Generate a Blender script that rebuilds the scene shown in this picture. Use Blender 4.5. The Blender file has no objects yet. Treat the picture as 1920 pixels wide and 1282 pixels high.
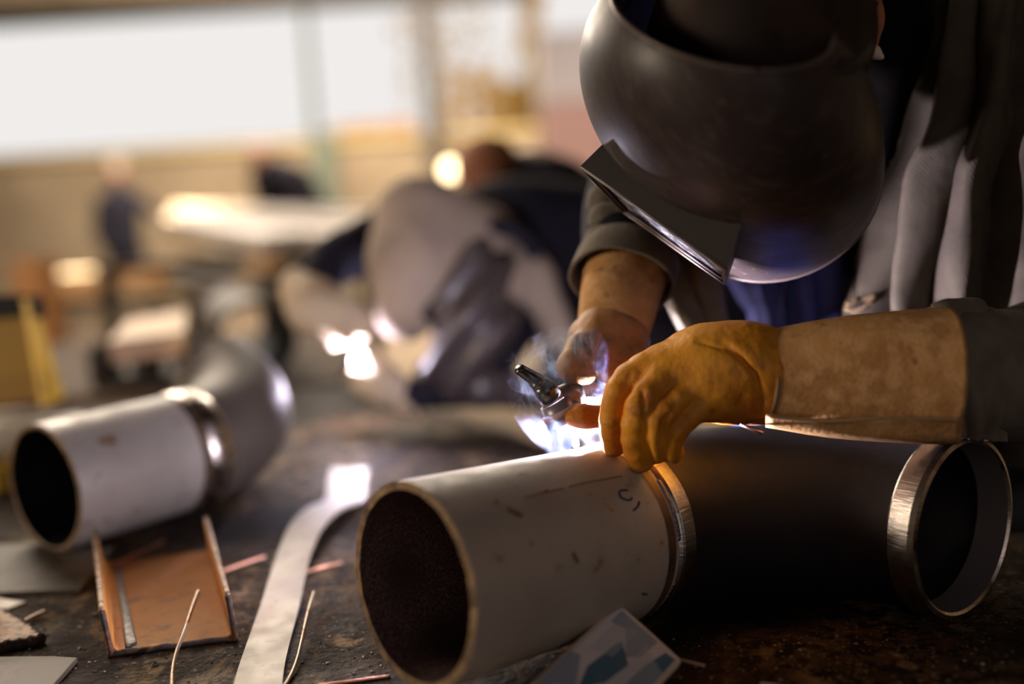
import bpy, bmesh, math, random
import numpy as np
from mathutils import Vector, Matrix
random.seed(7); RNG = np.random.RandomState(11)
SC = bpy.context.scene
COL = SC.collection
# ------------------------------------------------------------------ camera
F = 1867.0
PITCH, ROLL = math.radians(7.5), math.radians(3.4)
CAM = np.array([0.0, 0.0, 1.0])
fw = np.array([0, math.cos(PITCH), -math.sin(PITCH)])
_r0 = np.array([1.0, 0, 0]); _u0 = np.cross(_r0, fw)
rt = math.cos(ROLL) * _r0 - math.sin(ROLL) * _u0
up = math.sin(ROLL) * _r0 + math.cos(ROLL) * _u0
cam_data = bpy.data.cameras.new('camera'); cam = bpy.data.objects.new('camera', cam_data); COL.objects.link(cam)
cam.matrix_world = Matrix(((rt[0], up[0], -fw[0], CAM[0]), (rt[1], up[1], -fw[1], CAM[1]), (rt[2], up[2], -fw[2], CAM[2]), (0, 0, 0, 1)))
cam_data.sensor_width = 36.0; cam_data.lens = 36.0 * F / 1920.0
cam_data.clip_start = 0.02; cam_data.clip_end = 200
cam_data.dof.use_dof = True; cam_data.dof.focus_distance = 0.925; cam_data.dof.aperture_fstop = 1.05
SC.camera = cam

def P(x, y, d):            # a photo pixel at distance d along the view axis -> world point
    return CAM + d * (fw + rt * (x - 960) / F - up * (y - 641) / F)
def PZ(x, y, z):           # a photo pixel on the level z -> world point
    v = fw + rt * (x - 960) / F - up * (y - 641) / F
    return CAM + v * (z - CAM[2]) / v[2]
def PY(x, y, Y):
    v = fw + rt * (x - 960) / F - up * (y - 641) / F
    return CAM + v * (Y - CAM[1]) / v[1]
def A3(*a): return np.array(a, float)
def nrm(v): v = np.asarray(v, float); return v / (np.linalg.norm(v) + 1e-12)

# ------------------------------------------------------------------ world, sun, daylight, added lamps, exposure
SC.view_settings.view_transform = 'Standard'; SC.view_settings.look = 'None'
SC.view_settings.exposure = 0.0; SC.view_settings.gamma = 1.0; SC.view_settings.use_curve_mapping = False
SC.cycles.use_denoising = True
SC.cycles.max_bounces = 6; SC.cycles.diffuse_bounces = 3; SC.cycles.glossy_bounces = 3
SC.cycles.transmission_bounces = 6; SC.cycles.transparent_max_bounces = 8; SC.cycles.volume_bounces = 0
SC.cycles.sample_clamp_indirect = 4.0; SC.cycles.caustics_reflective = False; SC.cycles.caustics_refractive = False
SC.cycles.volume_step_rate = 0.12; SC.cycles.volume_max_steps = 160
world = bpy.data.worlds.new('sky'); SC.world = world; world.use_nodes = True
wb = world.node_tree.nodes['Background']; wb.inputs[0].default_value = (1.0, 0.965, 0.945, 1); wb.inputs[1].default_value = 0.88

def light(name, kind, loc, target, energy, color, size=None, size_y=None, angle=None, spread=None):
    L = bpy.data.lights.new(name, kind); L.energy = energy; L.color = color
    if kind == 'AREA':
        L.shape = 'RECTANGLE'; L.size = size; L.size_y = size_y or size
        if spread: L.spread = spread
    if kind == 'SUN': L.angle = angle or 0.01
    if kind == 'POINT': L.shadow_soft_size = size or 0.004
    o = bpy.data.objects.new(name, L); COL.objects.link(o); o.location = Vector(loc)
    d = Vector(target) - Vector(loc)
    o.rotation_euler = d.to_track_quat('-Z', 'Y').to_euler()
    return o
light('sun', 'SUN', (-6, 20, 9), (-6 + 0.42, 20 - 0.9, 9 - 0.36), 4.5, (1.0, 0.72, 0.38), angle=0.012)
light('fill_lamp_near', 'AREA', (-2.2, 4.4, 3.6), (-0.3, 1.2, 0.6), 110, (1.0, 0.80, 0.62), 1.4, 2.0)  # added area lamp for light from above; the ceiling has no skylight
light('left_window_daylight', 'AREA', (-4.6, 0.1, 1.6), (0.1, 0.95, 0.75), 118, (1.0, 0.80, 0.60), 1.3, 1.0)
light('fill_lamp_far_wall', 'AREA', (-0.5, 8.0, 4.2), (0.2, 11.8, 1.2), 1500, (1.0, 0.84, 0.64), 6.0, 4.0)  # added lamp aimed at the far wall to brighten it
light('back_fill_strip', 'AREA', (-3.0, 9.6, 4.3), (0.0, 1.0, 0.7), 560, (1.0, 0.88, 0.72), 8.0, 1.0)  # added strip lamp for backlight and sheen; no window up there
light('rear_fill_lamp', 'AREA', (1.0, -3.6, 2.0), (0.3, 1.0, 0.8), 12, (0.98, 0.90, 0.95), 3.0, 2.0)  # added dim fill behind the camera to lift the darks; the wall is closed
ARC = P(1085, 829, 0.962)
light('welding_arc_light', 'POINT', ARC + rt * .0035 - fw * .0035 + up * .0012, (0, 0, 0), 25, (0.94, 0.85, 1.0), 0.004)
ARC2 = P(664, 668, 1.86)
light('second_arc_light', 'POINT', ARC2, (0, 0, 0), 5.0, (0.90, 0.80, 1.0), 0.006)

# ------------------------------------------------------------------ materials
def mat(name, col, rough=0.6, metal=0.0, layers=(), bump=None, spec=0.5, scale3=None, rough_var=None, emit=None, coat=0.0, sheen=0.0):
    """layers: (scale, detail, lo, hi, colour[, stretch]) mixed over the base by a noise mask"""
    m = bpy.data.materials.new(name); m.use_nodes = True
    nt = m.node_tree; N = nt.nodes; L = nt.links
    b = N['Principled BSDF']
    b.inputs['Roughness'].default_value = rough; b.inputs['Metallic'].default_value = metal
    b.inputs['Specular IOR Level'].default_value = spec
    b.inputs['Coat Weight'].default_value = coat
    b.inputs['Sheen Weight'].default_value = sheen
    b.inputs['Base Color'].default_value = (*col, 1)
    tc = N.new('ShaderNodeTexCoord')
    prev = None
    for i, ly in enumerate(layers):
        s, det, lo, hi, c = ly[:5]
        mp = N.new('ShaderNodeMapping'); mp.inputs['Scale'].default_value = ly[5] if len(ly) > 5 else (1, 1, 1)
        mp.inputs['Location'].default_value = (i * 3.1, i * 1.7, 0)
        L.new(tc.outputs['Object'], mp.inputs[0])
        n = N.new('ShaderNodeTexNoise'); n.inputs['Scale'].default_value = s; n.inputs['Detail'].default_value = det; n.inputs['Roughness'].default_value = 0.6
        L.new(mp.outputs[0], n.inputs['Vector'])
        r = N.new('ShaderNodeMapRange'); r.inputs[1].default_value = lo; r.inputs[2].default_value = hi
        L.new(n.outputs['Fac'], r.inputs[0])
        x = N.new('ShaderNodeMix'); x.data_type = 'RGBA'
        L.new(r.outputs[0], x.inputs[0])
        if prev is None: x.inputs[6].default_value = (*col, 1)
        else: L.new(prev, x.inputs[6])
        x.inputs[7].default_value = (*c, 1); prev = x.outputs[2]
    if prev is not None: L.new(prev, b.inputs['Base Color'])
    if rough_var:
        n = N.new('ShaderNodeTexNoise'); n.inputs['Scale'].default_value = rough_var[0]; n.inputs['Detail'].default_value = 5
        L.new(tc.outputs['Object'], n.inputs['Vector'])
        r = N.new('ShaderNodeMapRange'); r.inputs[1].default_value = 0.35; r.inputs[2].default_value = 0.65
        r.inputs[3].default_value = rough_var[1]; r.inputs[4].default_value = rough_var[2]
        L.new(n.outputs['Fac'], r.inputs[0]); L.new(r.outputs[0], b.inputs['Roughness'])
    if bump:
        n = N.new('ShaderNodeTexNoise'); n.inputs['Scale'].default_value = bump[0]; n.inputs['Detail'].default_value = 6
        if len(bump) > 3:
            mp = N.new('ShaderNodeMapping'); mp.inputs['Scale'].default_value = bump[3]
            L.new(tc.outputs['Object'], mp.inputs[0]); L.new(mp.outputs[0], n.inputs['Vector'])
        else: L.new(tc.outputs['Object'], n.inputs['Vector'])
        bp = N.new('ShaderNodeBump'); bp.inputs['Strength'].default_value = bump[1]; bp.inputs['Distance'].default_value = bump[2] if len(bump) > 2 else 0.002
        L.new(n.outputs['Fac'], bp.inputs['Height']); L.new(bp.outputs[0], b.inputs['Normal'])
    if emit:
        b.inputs['Emission Color'].default_value = (*emit[0], 1); b.inputs['Emission Strength'].default_value = emit[1]
    return m
def twill(name, col, col2, freq=900, rough=0.9, layers=()):
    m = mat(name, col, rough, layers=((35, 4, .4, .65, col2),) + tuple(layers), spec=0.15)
    nt = m.node_tree; N = nt.nodes; L = nt.links
    tc = [n for n in N if n.type == 'TEX_COORD'][0]
    w = N.new('ShaderNodeTexWave'); w.wave_type = 'BANDS'; w.bands_direction = 'DIAGONAL'; w.inputs['Scale'].default_value = freq / 6.28 * 1.0; w.inputs['Distortion'].default_value = 2.5; w.inputs['Detail Scale'].default_value = 2.0
    L.new(tc.outputs['Object'], w.inputs['Vector'])
    n = N.new('ShaderNodeTexNoise'); n.inputs['Scale'].default_value = 90; n.inputs['Detail'].default_value = 5
    L.new(tc.outputs['Object'], n.inputs['Vector'])
    ad = N.new('ShaderNodeMath'); ad.operation = 'MULTIPLY_ADD'; ad.inputs[1].default_value = 0.16
    L.new(w.outputs['Fac'], ad.inputs[0]); L.new(n.outputs['Fac'], ad.inputs[2])
    bp = N.new('ShaderNodeBump'); bp.inputs['Strength'].default_value = 0.5; bp.inputs['Distance'].default_value = 0.0015
    L.new(ad.outputs[0], bp.inputs['Height']); L.new(bp.outputs[0], N['Principled BSDF'].inputs['Normal'])
    return m

M = {}
M['pipe_grey'] = mat('pipe_grey', (.50, .46, .42), .42, .0, spec=.7, layers=(
    (9, 5, .42, .70, (.40, .36, .32)), (26, 6, .60, .70, (.24, .15, .09)), (60, 3, .68, .74, (.42, .22, .07)), (120, 4, .66, .75, (.18, .14, .12)), (14, 3, .66, .78, (.50, .30, .10))), bump=(140, .12, .001), rough_var=(40, .32, .6))
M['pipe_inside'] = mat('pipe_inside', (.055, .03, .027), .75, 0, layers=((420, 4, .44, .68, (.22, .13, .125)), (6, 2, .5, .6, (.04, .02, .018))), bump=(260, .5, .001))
M['pipe_edge'] = mat('pipe_edge', (.22, .14, .075), .5, .4, layers=((60, 5, .45, .65, (.07, .045, .03)),), bump=(180, .5, .001))
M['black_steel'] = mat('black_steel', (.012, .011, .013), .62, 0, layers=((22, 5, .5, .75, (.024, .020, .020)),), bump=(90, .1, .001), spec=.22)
M['elbow_steel'] = mat('elbow_steel', (.105, .085, .07), .55, 0, layers=((12, 5, .45, .7, (.07, .058, .05)),), bump=(90, .1, .001), spec=.5)
M['bright_steel'] = mat('bright_steel', (.62, .56, .50), .26, 1.0, layers=((25, 4, .5, .7, (.28, .20, .15)),), bump=(90, .25, .001, (1, 1, 8)), rough_var=(60, .18, .42))
M['ring_steel'] = mat('ring_steel', (.50, .47, .45), .30, 1.0, layers=((30, 4, .5, .7, (.16, .13, .12)),), bump=(220, .5, .001, (.2, .2, 3)))
M['weld_bead'] = mat('weld_bead', (.22, .20, .26), .28, 1.0, bump=(300, .8, .001))
M['heat_tint'] = mat('heat_tint', (.16, .09, .045), .45, .3, layers=((40, 5, .4, .65, (.05, .04, .045)),))
M['table'] = mat('table_steel', (.042, .025, .014), .75, .0, spec=.12, layers=(
    (5, 5, .44, .60, (.10, .062, .034)), (17, 8, .54, .62, (.27, .185, .10), (1, .6, 1)), (50, 8, .46, .56, (.014, .009, .007)), (170, 5, .60, .66, (.34, .25, .16)), (3.4, 3, .48, .60, (.016, .011, .008))), bump=(110, .9, .004), rough_var=(14, .6, .85))
M['bench'] = mat('bench_top', (.12, .08, .05), .8, 0, layers=((6, 4, .45, .6, (.07, .05, .035)),), spec=.2)
M['rust'] = mat('rust', (.50, .19, .022), .75, 0, layers=((14, 5, .45, .62, (.52, .23, .04)), (45, 6, .55, .70, (.22, .085, .025)), (120, 5, .60, .70, (.36, .26, .17)), (9, 2, .62, .70, (.12, .055, .03))), bump=(120, .4, .001))
M['rust_edge'] = mat('rust_edge', (.30, .19, .11), .55, .3, layers=((90, 5, .48, .62, (.055, .035, .03)),), bump=(150, .8, .002))
M['burnt'] = mat('burnt_edge', (.035, .024, .022), .8, 0, layers=((70, 5, .5, .65, (.12, .05, .02)),), bump=(120, 1, .002))
M['mill_scale'] = mat('mill_scale', (.06, .058, .062), .45, .5, layers=((200, 5, .52, .62, (.25, .24, .24)),), bump=(200, .6, .001))
M['plate'] = mat('plate_steel', (.080, .064, .045), .55, .0, spec=.3, layers=((12, 5, .5, .66, (.15, .12, .10)), (50, 5, .62, .72, (.07, .055, .05))), bump=(90, .15, .001))
M['strip'] = mat('strip_steel', (.36, .325, .29), .5, .25, layers=((70, 5, .55, .72, (.28, .24, .21)), (180, 4, .68, .74, (.20, .15, .12))), bump=(120, .15, .001, (6, 1, 1)), rough_var=(30, .42, .58))
M['copper'] = mat('copper', (.82, .42, .30), .32, 1.0, layers=((60, 4, .5, .7, (.6, .32, .24)),))
M['wire'] = mat('wire_steel', (.42, .34, .27), .40, .8, layers=((60, 4, .55, .7, (.24, .11, .05)),))
M['slag'] = mat('slag', (.045, .038, .036), .5, .2, layers=((150, 4, .5, .7, (.2, .17, .15)),), bump=(200, 1, .002))
M['slag_pale'] = mat('slag_pale', (.34, .27, .20), .5, .3, bump=(200, 1, .002))
M['helmet'] = mat('helmet_shell', (.030, .021, .022), .4, 0, layers=((40, 6, .50, .66, (.060, .044, .040), (1, 5, 1)), (30, 5, .55, .75, (.050, .036, .032)), (150, 4, .66, .72, (.14, .10, .09))), bump=(45, .06, .001), spec=.30, rough_var=(22, .40, .54))
M['helmet_box'] = mat('helmet_box', (.022, .018, .018), .5, 0, bump=(100, .1, .001), spec=.4)
M['helmet_rim'] = mat('helmet_rim', (.10, .075, .07), .4, .1)
M['lens'] = mat('lens_glass', (.03, .035, .045), .12, 0, layers=((60, 6, .50, .66, (.40, .36, .38)), (200, 5, .58, .68, (.5, .42, .36))), spec=1.0, rough_var=(50, .05, .5))
M['headgear'] = mat('headgear', (.018, .013, .012), .8, 0, layers=((14, 4, .45, .65, (.05, .028, .02)),), spec=.2)
M['tan_strap'] = mat('tan_strap', (.42, .16, .07), .6, 0, layers=((60, 4, .45, .65, (.28, .10, .05)),), bump=(200, .4, .001))
M['pale_tip'] = mat('pale_tip', (.75, .66, .58), .45, 0)
M['glove'] = mat('glove_leather', (.72, .30, .022), .52, 0, layers=((14, 4, .42, .66, (.46, .155, .015)), (8, 3, .50, .64, (.76, .35, .035)), (34, 5, .58, .74, (.26, .095, .018)), (110, 5, .66, .76, (.16, .065, .025))), bump=(85, .7, .003), spec=.35)
M['glove_dirty'] = mat('glove_dirty', (.46, .22, .07), .58, 0, layers=((22, 5, .42, .62, (.32, .15, .05)), (42, 6, .50, .66, (.16, .08, .035)), (95, 5, .62, .74, (.10, .06, .04))), bump=(110, .5, .002), spec=.35)
M['cuff'] = mat('cuff_suede', (.50, .27, .105), .92, 0, layers=((14, 5, .42, .62, (.38, .20, .08)), (60, 6, .45, .62, (.56, .33, .15)), (40, 4, .62, .74, (.22, .11, .045))), bump=(260, .6, .001), spec=.1)
M['seam'] = mat('seam_cord', (.27, .175, .09), .8, 0, bump=(400, .6, .001))
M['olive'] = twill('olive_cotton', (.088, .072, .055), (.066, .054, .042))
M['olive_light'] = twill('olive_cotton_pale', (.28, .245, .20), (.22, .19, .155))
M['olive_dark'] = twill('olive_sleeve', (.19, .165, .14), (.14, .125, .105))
M['blue'] = twill('blue_cotton', (.13, .145, .46), (.10, .115, .38))
M['navy'] = twill('navy_cotton', (.016, .015, .024), (.011, .010, .017))
M['green_thread'] = mat('green_thread', (.02, .16, .13), .8)
M['pale_thread'] = mat('pale_thread', (.42, .42, .62), .8)
M['skin'] = mat('skin', (.30, .15, .10), .6)
M['torch_black'] = mat('torch_black', (.02, .018, .02), .22, 0, spec=.8)
M['torch_grey'] = mat('torch_grey', (.20, .17, .20), .35, .3)
M['ceramic'] = mat('ceramic_pink', (.42, .31, .33), .4, 0)
M['silver_spatter'] = mat('silver_spatter', (.08, .065, .065), .5, .3, layers=((120, 5, .44, .54, (.62, .54, .54)),), bump=(160, .8, .002))
M['concrete'] = mat('wall_concrete', (.30, .235, .165), .95, 0, layers=((1.2, 5, .4, .65, (.235, .18, .125)), (4, 4, .55, .7, (.36, .29, .20))), spec=.1)
M['floor'] = mat('floor_concrete', (.22, .165, .12), .8, 0, layers=((1.5, 5, .4, .6, (.15, .11, .08)),), spec=.3)
M['dark_steel'] = mat('dark_frame_steel', (.03, .024, .02), .6, .2)
M['green_post'] = mat('green_post_paint', (.07, .085, .06), .6)
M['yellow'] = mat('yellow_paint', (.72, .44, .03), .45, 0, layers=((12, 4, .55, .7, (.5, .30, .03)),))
M['gold_wood'] = mat('gold_planed_wood', (.70, .42, .15), .45, 0, layers=((14, 4, .4, .6, (.60, .34, .11), (1, 8, 8)),))
M['orange'] = mat('orange_paint', (.72, .32, .08), .5)
M['bars'] = mat('galvanised_bars', (.78, .72, .66), .4, .2, layers=((3, 4, .5, .7, (.45, .39, .34), (1, 6, 6)),))
M['white_pipe'] = mat('pale_pipe', (.66, .60, .52), .5, 0, layers=((12, 4, .5, .7, (.5, .44, .36)),))
M['hood'] = mat('leather_hood', (.34, .26, .20), .8, 0, layers=((9, 4, .45, .65, (.25, .19, .14)),), bump=(60, .3, .002))
M['hood_dark'] = mat('mask_dark', (.05, .038, .04), .42, 0, spec=.6, layers=((14, 4, .5, .7, (.09, .07, .07)),))
M['tan_glove'] = mat('tan_glove', (.50, .40, .28), .7, 0, layers=((14, 4, .5, .7, (.42, .28, .16)),))
M['container'] = mat('pink_container', (.36, .225, .215), .7, 0)
M['container_top'] = mat('lilac_container', (.36, .33, .36), .7, 0)
M['grey_hat'] = mat('grey_hat', (.20, .19, .18), .8)
M['foliage'] = mat('foliage_gold_light', (.62, .40, .10), .8, 0, layers=((3, 3, .45, .6, (.40, .28, .07)),))  # golden sunlight put into the leaf colour
M['lattice'] = mat('lattice_gold_light', (.62, .42, .18), .7, 0)  # golden sunlight put into the scaffold and trunk colour
M['ground_out'] = mat('yard_ground', (.45, .33, .2), .9, 0)
M['arc'] = mat('arc_core', (1, 1, 1), .5, emit=((.93, .86, 1.0), 60))
M['lamp_glow'] = mat('lamp_glow', (1, .8, .5), .5, emit=((1.0, .74, .42), 9))
M['label_white'] = mat('label_pale', (.74, .72, .80), .4, 0, layers=((40, 3, .5, .7, (.62, .62, .74)),), spec=.6)
M['label_blue'] = mat('label_blue', (.055, .17, .29), .4, 0, layers=((40, 3, .5, .7, (.10, .22, .36)),), spec=.6)
M['label_mid'] = mat('label_mid', (.30, .38, .52), .4, 0, spec=.6)
M['box_card'] = mat('box_card', (.72, .62, .50), .55, 0)
M['marker'] = mat('marker_ink', (.035, .05, .16), .6)
M['scribe'] = mat('scribed_line', (.20, .10, .06), .6)

# ------------------------------------------------------------------ object helpers
def tag(o, label=None, cat=None, group=None, kind=None):
    if label: o['label'] = label
    if cat: o['category'] = cat
    if group: o['group'] = group
    if kind: o['kind'] = kind
    return o
def empty(name, loc=(0, 0, 0), label=None, cat=None, group=None, rot=0):
    o = bpy.data.objects.new(name, None); COL.objects.link(o); o.location = Vector(loc); o.rotation_euler = (0, 0, rot); o.empty_display_size = .02
    bpy.context.view_layer.update()
    return tag(o, label, cat, group)
def mesh(name, V, Fc, m, parent=None, smooth=True, mods=(), local=False):
    me = bpy.data.meshes.new(name)
    V = np.asarray(V, float)
    org = np.zeros(3)
    if parent is None and not local:
        org = np.array([V[:, 0].mean(), V[:, 1].mean(), V[:, 2].min()])
    me.from_pydata([tuple(v) for v in (V - org)], [], [tuple(int(i) for i in f) for f in Fc])
    me.update(); me.materials.append(m)
    if smooth: me.polygons.foreach_set('use_smooth', [True] * len(me.polygons))
    o = bpy.data.objects.new(name, me); COL.objects.link(o)
    o.location = Vector(org)
    if parent is not None:
        o.parent = parent
        if not local: o.matrix_parent_inverse = pworld(parent).inverted()
    for md in mods:
        x = o.modifiers.new(md[0], md[0])
        for k, v in md[1].items(): setattr(x, k, v)
    return o
def pworld(o):
    mw = Matrix.Translation(o.location) @ o.rotation_euler.to_matrix().to_4x4()
    return pworld(o.parent) @ o.matrix_parent_inverse @ mw if o.parent else mw
class G:
    """collects pieces of one mesh"""
    def __init__(s): s.V = []; s.F = []; s.n = 0
    def add(s, V, Fc):
        s.V.append(np.asarray(V, float)); s.F += [tuple(i + s.n for i in f) for f in Fc]; s.n += len(V); return s
    def build(s, name, m, parent=None, **k): return mesh(name, np.concatenate(s.V), s.F, m, parent, **k)
def box(c, X, Y, Z):        # centre + three half vectors
    c, X, Y, Z = map(lambda a: np.asarray(a, float), (c, X, Y, Z))
    V = [c + a * X + b * Y + d * Z for a in (-1, 1) for b in (-1, 1) for d in (-1, 1)]
    Fc = [(0, 1, 3, 2), (4, 6, 7, 5), (0, 4, 5, 1), (2, 3, 7, 6), (0, 2, 6, 4), (1, 5, 7, 3)]
    if np.dot(np.cross(X, Y), Z) < 0: Fc = [f[::-1] for f in Fc]
    return V, Fc
def abox(x0, x1, y0, y1, z0, z1): return box(((x0 + x1) / 2, (y0 + y1) / 2, (z0 + z1) / 2), ((x1 - x0) / 2, 0, 0), (0, (y1 - y0) / 2, 0), (0, 0, (z1 - z0) / 2))
def catmull(pts, n):
    pts = np.asarray(pts, float)
    if len(pts) < 3: return np.array([pts[0] + (pts[-1] - pts[0]) * t for t in np.linspace(0, 1, n)])
    q = np.vstack([2 * pts[0] - pts[1], pts, 2 * pts[-1] - pts[-2]]); out = []
    for t in np.linspace(0, len(pts) - 1 - 1e-9, n):
        i = int(t); u = t - i; a, b, c, d = q[i:i + 4]
        out.append(.5 * ((2 * b) + (-a + c) * u + (2 * a - 5 * b + 4 * c - d) * u * u + (-a + 3 * b - 3 * c + d) * u ** 3))
    return np.array(out)
def frames(path, upv=(0, 0, 1)):
    path = np.asarray(path, float); T = np.gradient(path, axis=0); T /= np.linalg.norm(T, axis=1)[:, None] + 1e-12
    S = []; s = np.cross(T[0], upv)
    if np.linalg.norm(s) < 1e-3: s = np.cross(T[0], (1, 0, 0))
    s = nrm(s)
    for t in T:
        s = nrm(s - t * np.dot(s, t)); S.append(s)
    S = np.array(S); U = np.cross(S, T); return T, S, U
def tube(path, rx, ry=None, seg=16, upv=(0, 0, 1), caps=True, power=1.0):
    path = np.asarray(path, float); n = len(path); T, S, U = frames(path, upv)
    rx = np.broadcast_to(np.asarray(rx, float), (n,)); ry = rx if ry is None else np.broadcast_to(np.asarray(ry, float), (n,))
    V = []; Fc = []
    for i in range(n):
        for k in range(seg):
            a = 2 * math.pi * k / seg; c, s_ = math.cos(a), math.sin(a)
            if power != 1.0: c = math.copysign(abs(c) ** power, c); s_ = math.copysign(abs(s_) ** power, s_)
            V.append(path[i] + S[i] * rx[i] * c + U[i] * ry[i] * s_)
    for i in range(n - 1):
        for k in range(seg):
            k2 = (k + 1) % seg; Fc.append((i * seg + k, i * seg + k2, (i + 1) * seg + k2, (i + 1) * seg + k))
    if caps: Fc.append(tuple(range(seg))[::-1]); Fc.append(tuple((n - 1) * seg + k for k in range(seg)))
    return V, Fc
def pipe_shell(path, R, th, seg=96, ends=True):
    V1, F1 = tube(path, R, seg=seg, caps=False); V2, F2 = tube(path, R - th, seg=seg, caps=False)
    return V1, F1, V2, F2
def lathe(base, axis, prof, seg=128):              # prof: (radius, distance along axis)
    axis = nrm(axis); base = np.asarray(base, float); s = nrm(np.cross(axis, (0, 0, 1))); u_ = np.cross(s, axis); V = []; Fc = []
    for i in range(len(prof) - 1):
        b_ = len(V)
        for r_, z_ in (prof[i], prof[i + 1]):
            for k in range(seg):
                a = 2 * math.pi * k / seg; V.append(base + axis * z_ + (s * math.cos(a) + u_ * math.sin(a)) * r_)
        for k in range(seg):
            k2 = (k + 1) % seg; Fc.append((b_ + k, b_ + k2, b_ + seg + k2, b_ + seg + k))
    return V, Fc
def annulus(path_pt, axis, r0, r1, t, seg=96):      # washer with thickness t along the axis
    axis = nrm(axis); c = np.asarray(path_pt, float)
    s = nrm(np.cross(axis, (0, 0, 1))); u_ = np.cross(s, axis); V = []; Fc = []
    prof = [(r1, 0), (r1, t), (r0, t), (r0, 0)]
    for k in range(seg):
        a = 2 * math.pi * k / seg; dr = math.cos(a) * s + math.sin(a) * u_
        for r_, z_ in prof: V.append(c + dr * r_ + axis * z_)
    for k in range(seg):
        k2 = (k + 1) % seg
        for j in range(4):
            j2 = (j + 1) % 4; Fc.append((k * 4 + j, k * 4 + j2, k2 * 4 + j2, k2 * 4 + j))
    return V, Fc
def prism(top, thick, nv=(0, 0, -1)):               # polygon (world points) pushed by thick along nv
    top = [np.asarray(p, float) for p in top]; n = len(top); nv = nrm(nv)
    V = top + [p + nv * thick for p in top]
    Fc = [tuple(range(n)), tuple(range(n, 2 * n))[::-1]] + [(i, i + n, (i + 1) % n + n, (i + 1) % n) for i in range(n)]
    nn = np.cross(top[1] - top[0], top[2] - top[0])
    if np.dot(nn, nv) > 0: Fc = [f[::-1] for f in Fc]
    return V, Fc
def wobble(X, seed, freqs, amp):                    # smooth pseudo-noise on points
    r = np.random.RandomState(seed); out = 0
    for f_ in freqs:
        for _ in range(4):
            k = nrm(r.randn(3)) * f_; ph = r.rand() * 6.28
            out = out + np.sin(X @ k + ph) / 4 * (freqs[0] / f_)
    return out * amp

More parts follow.
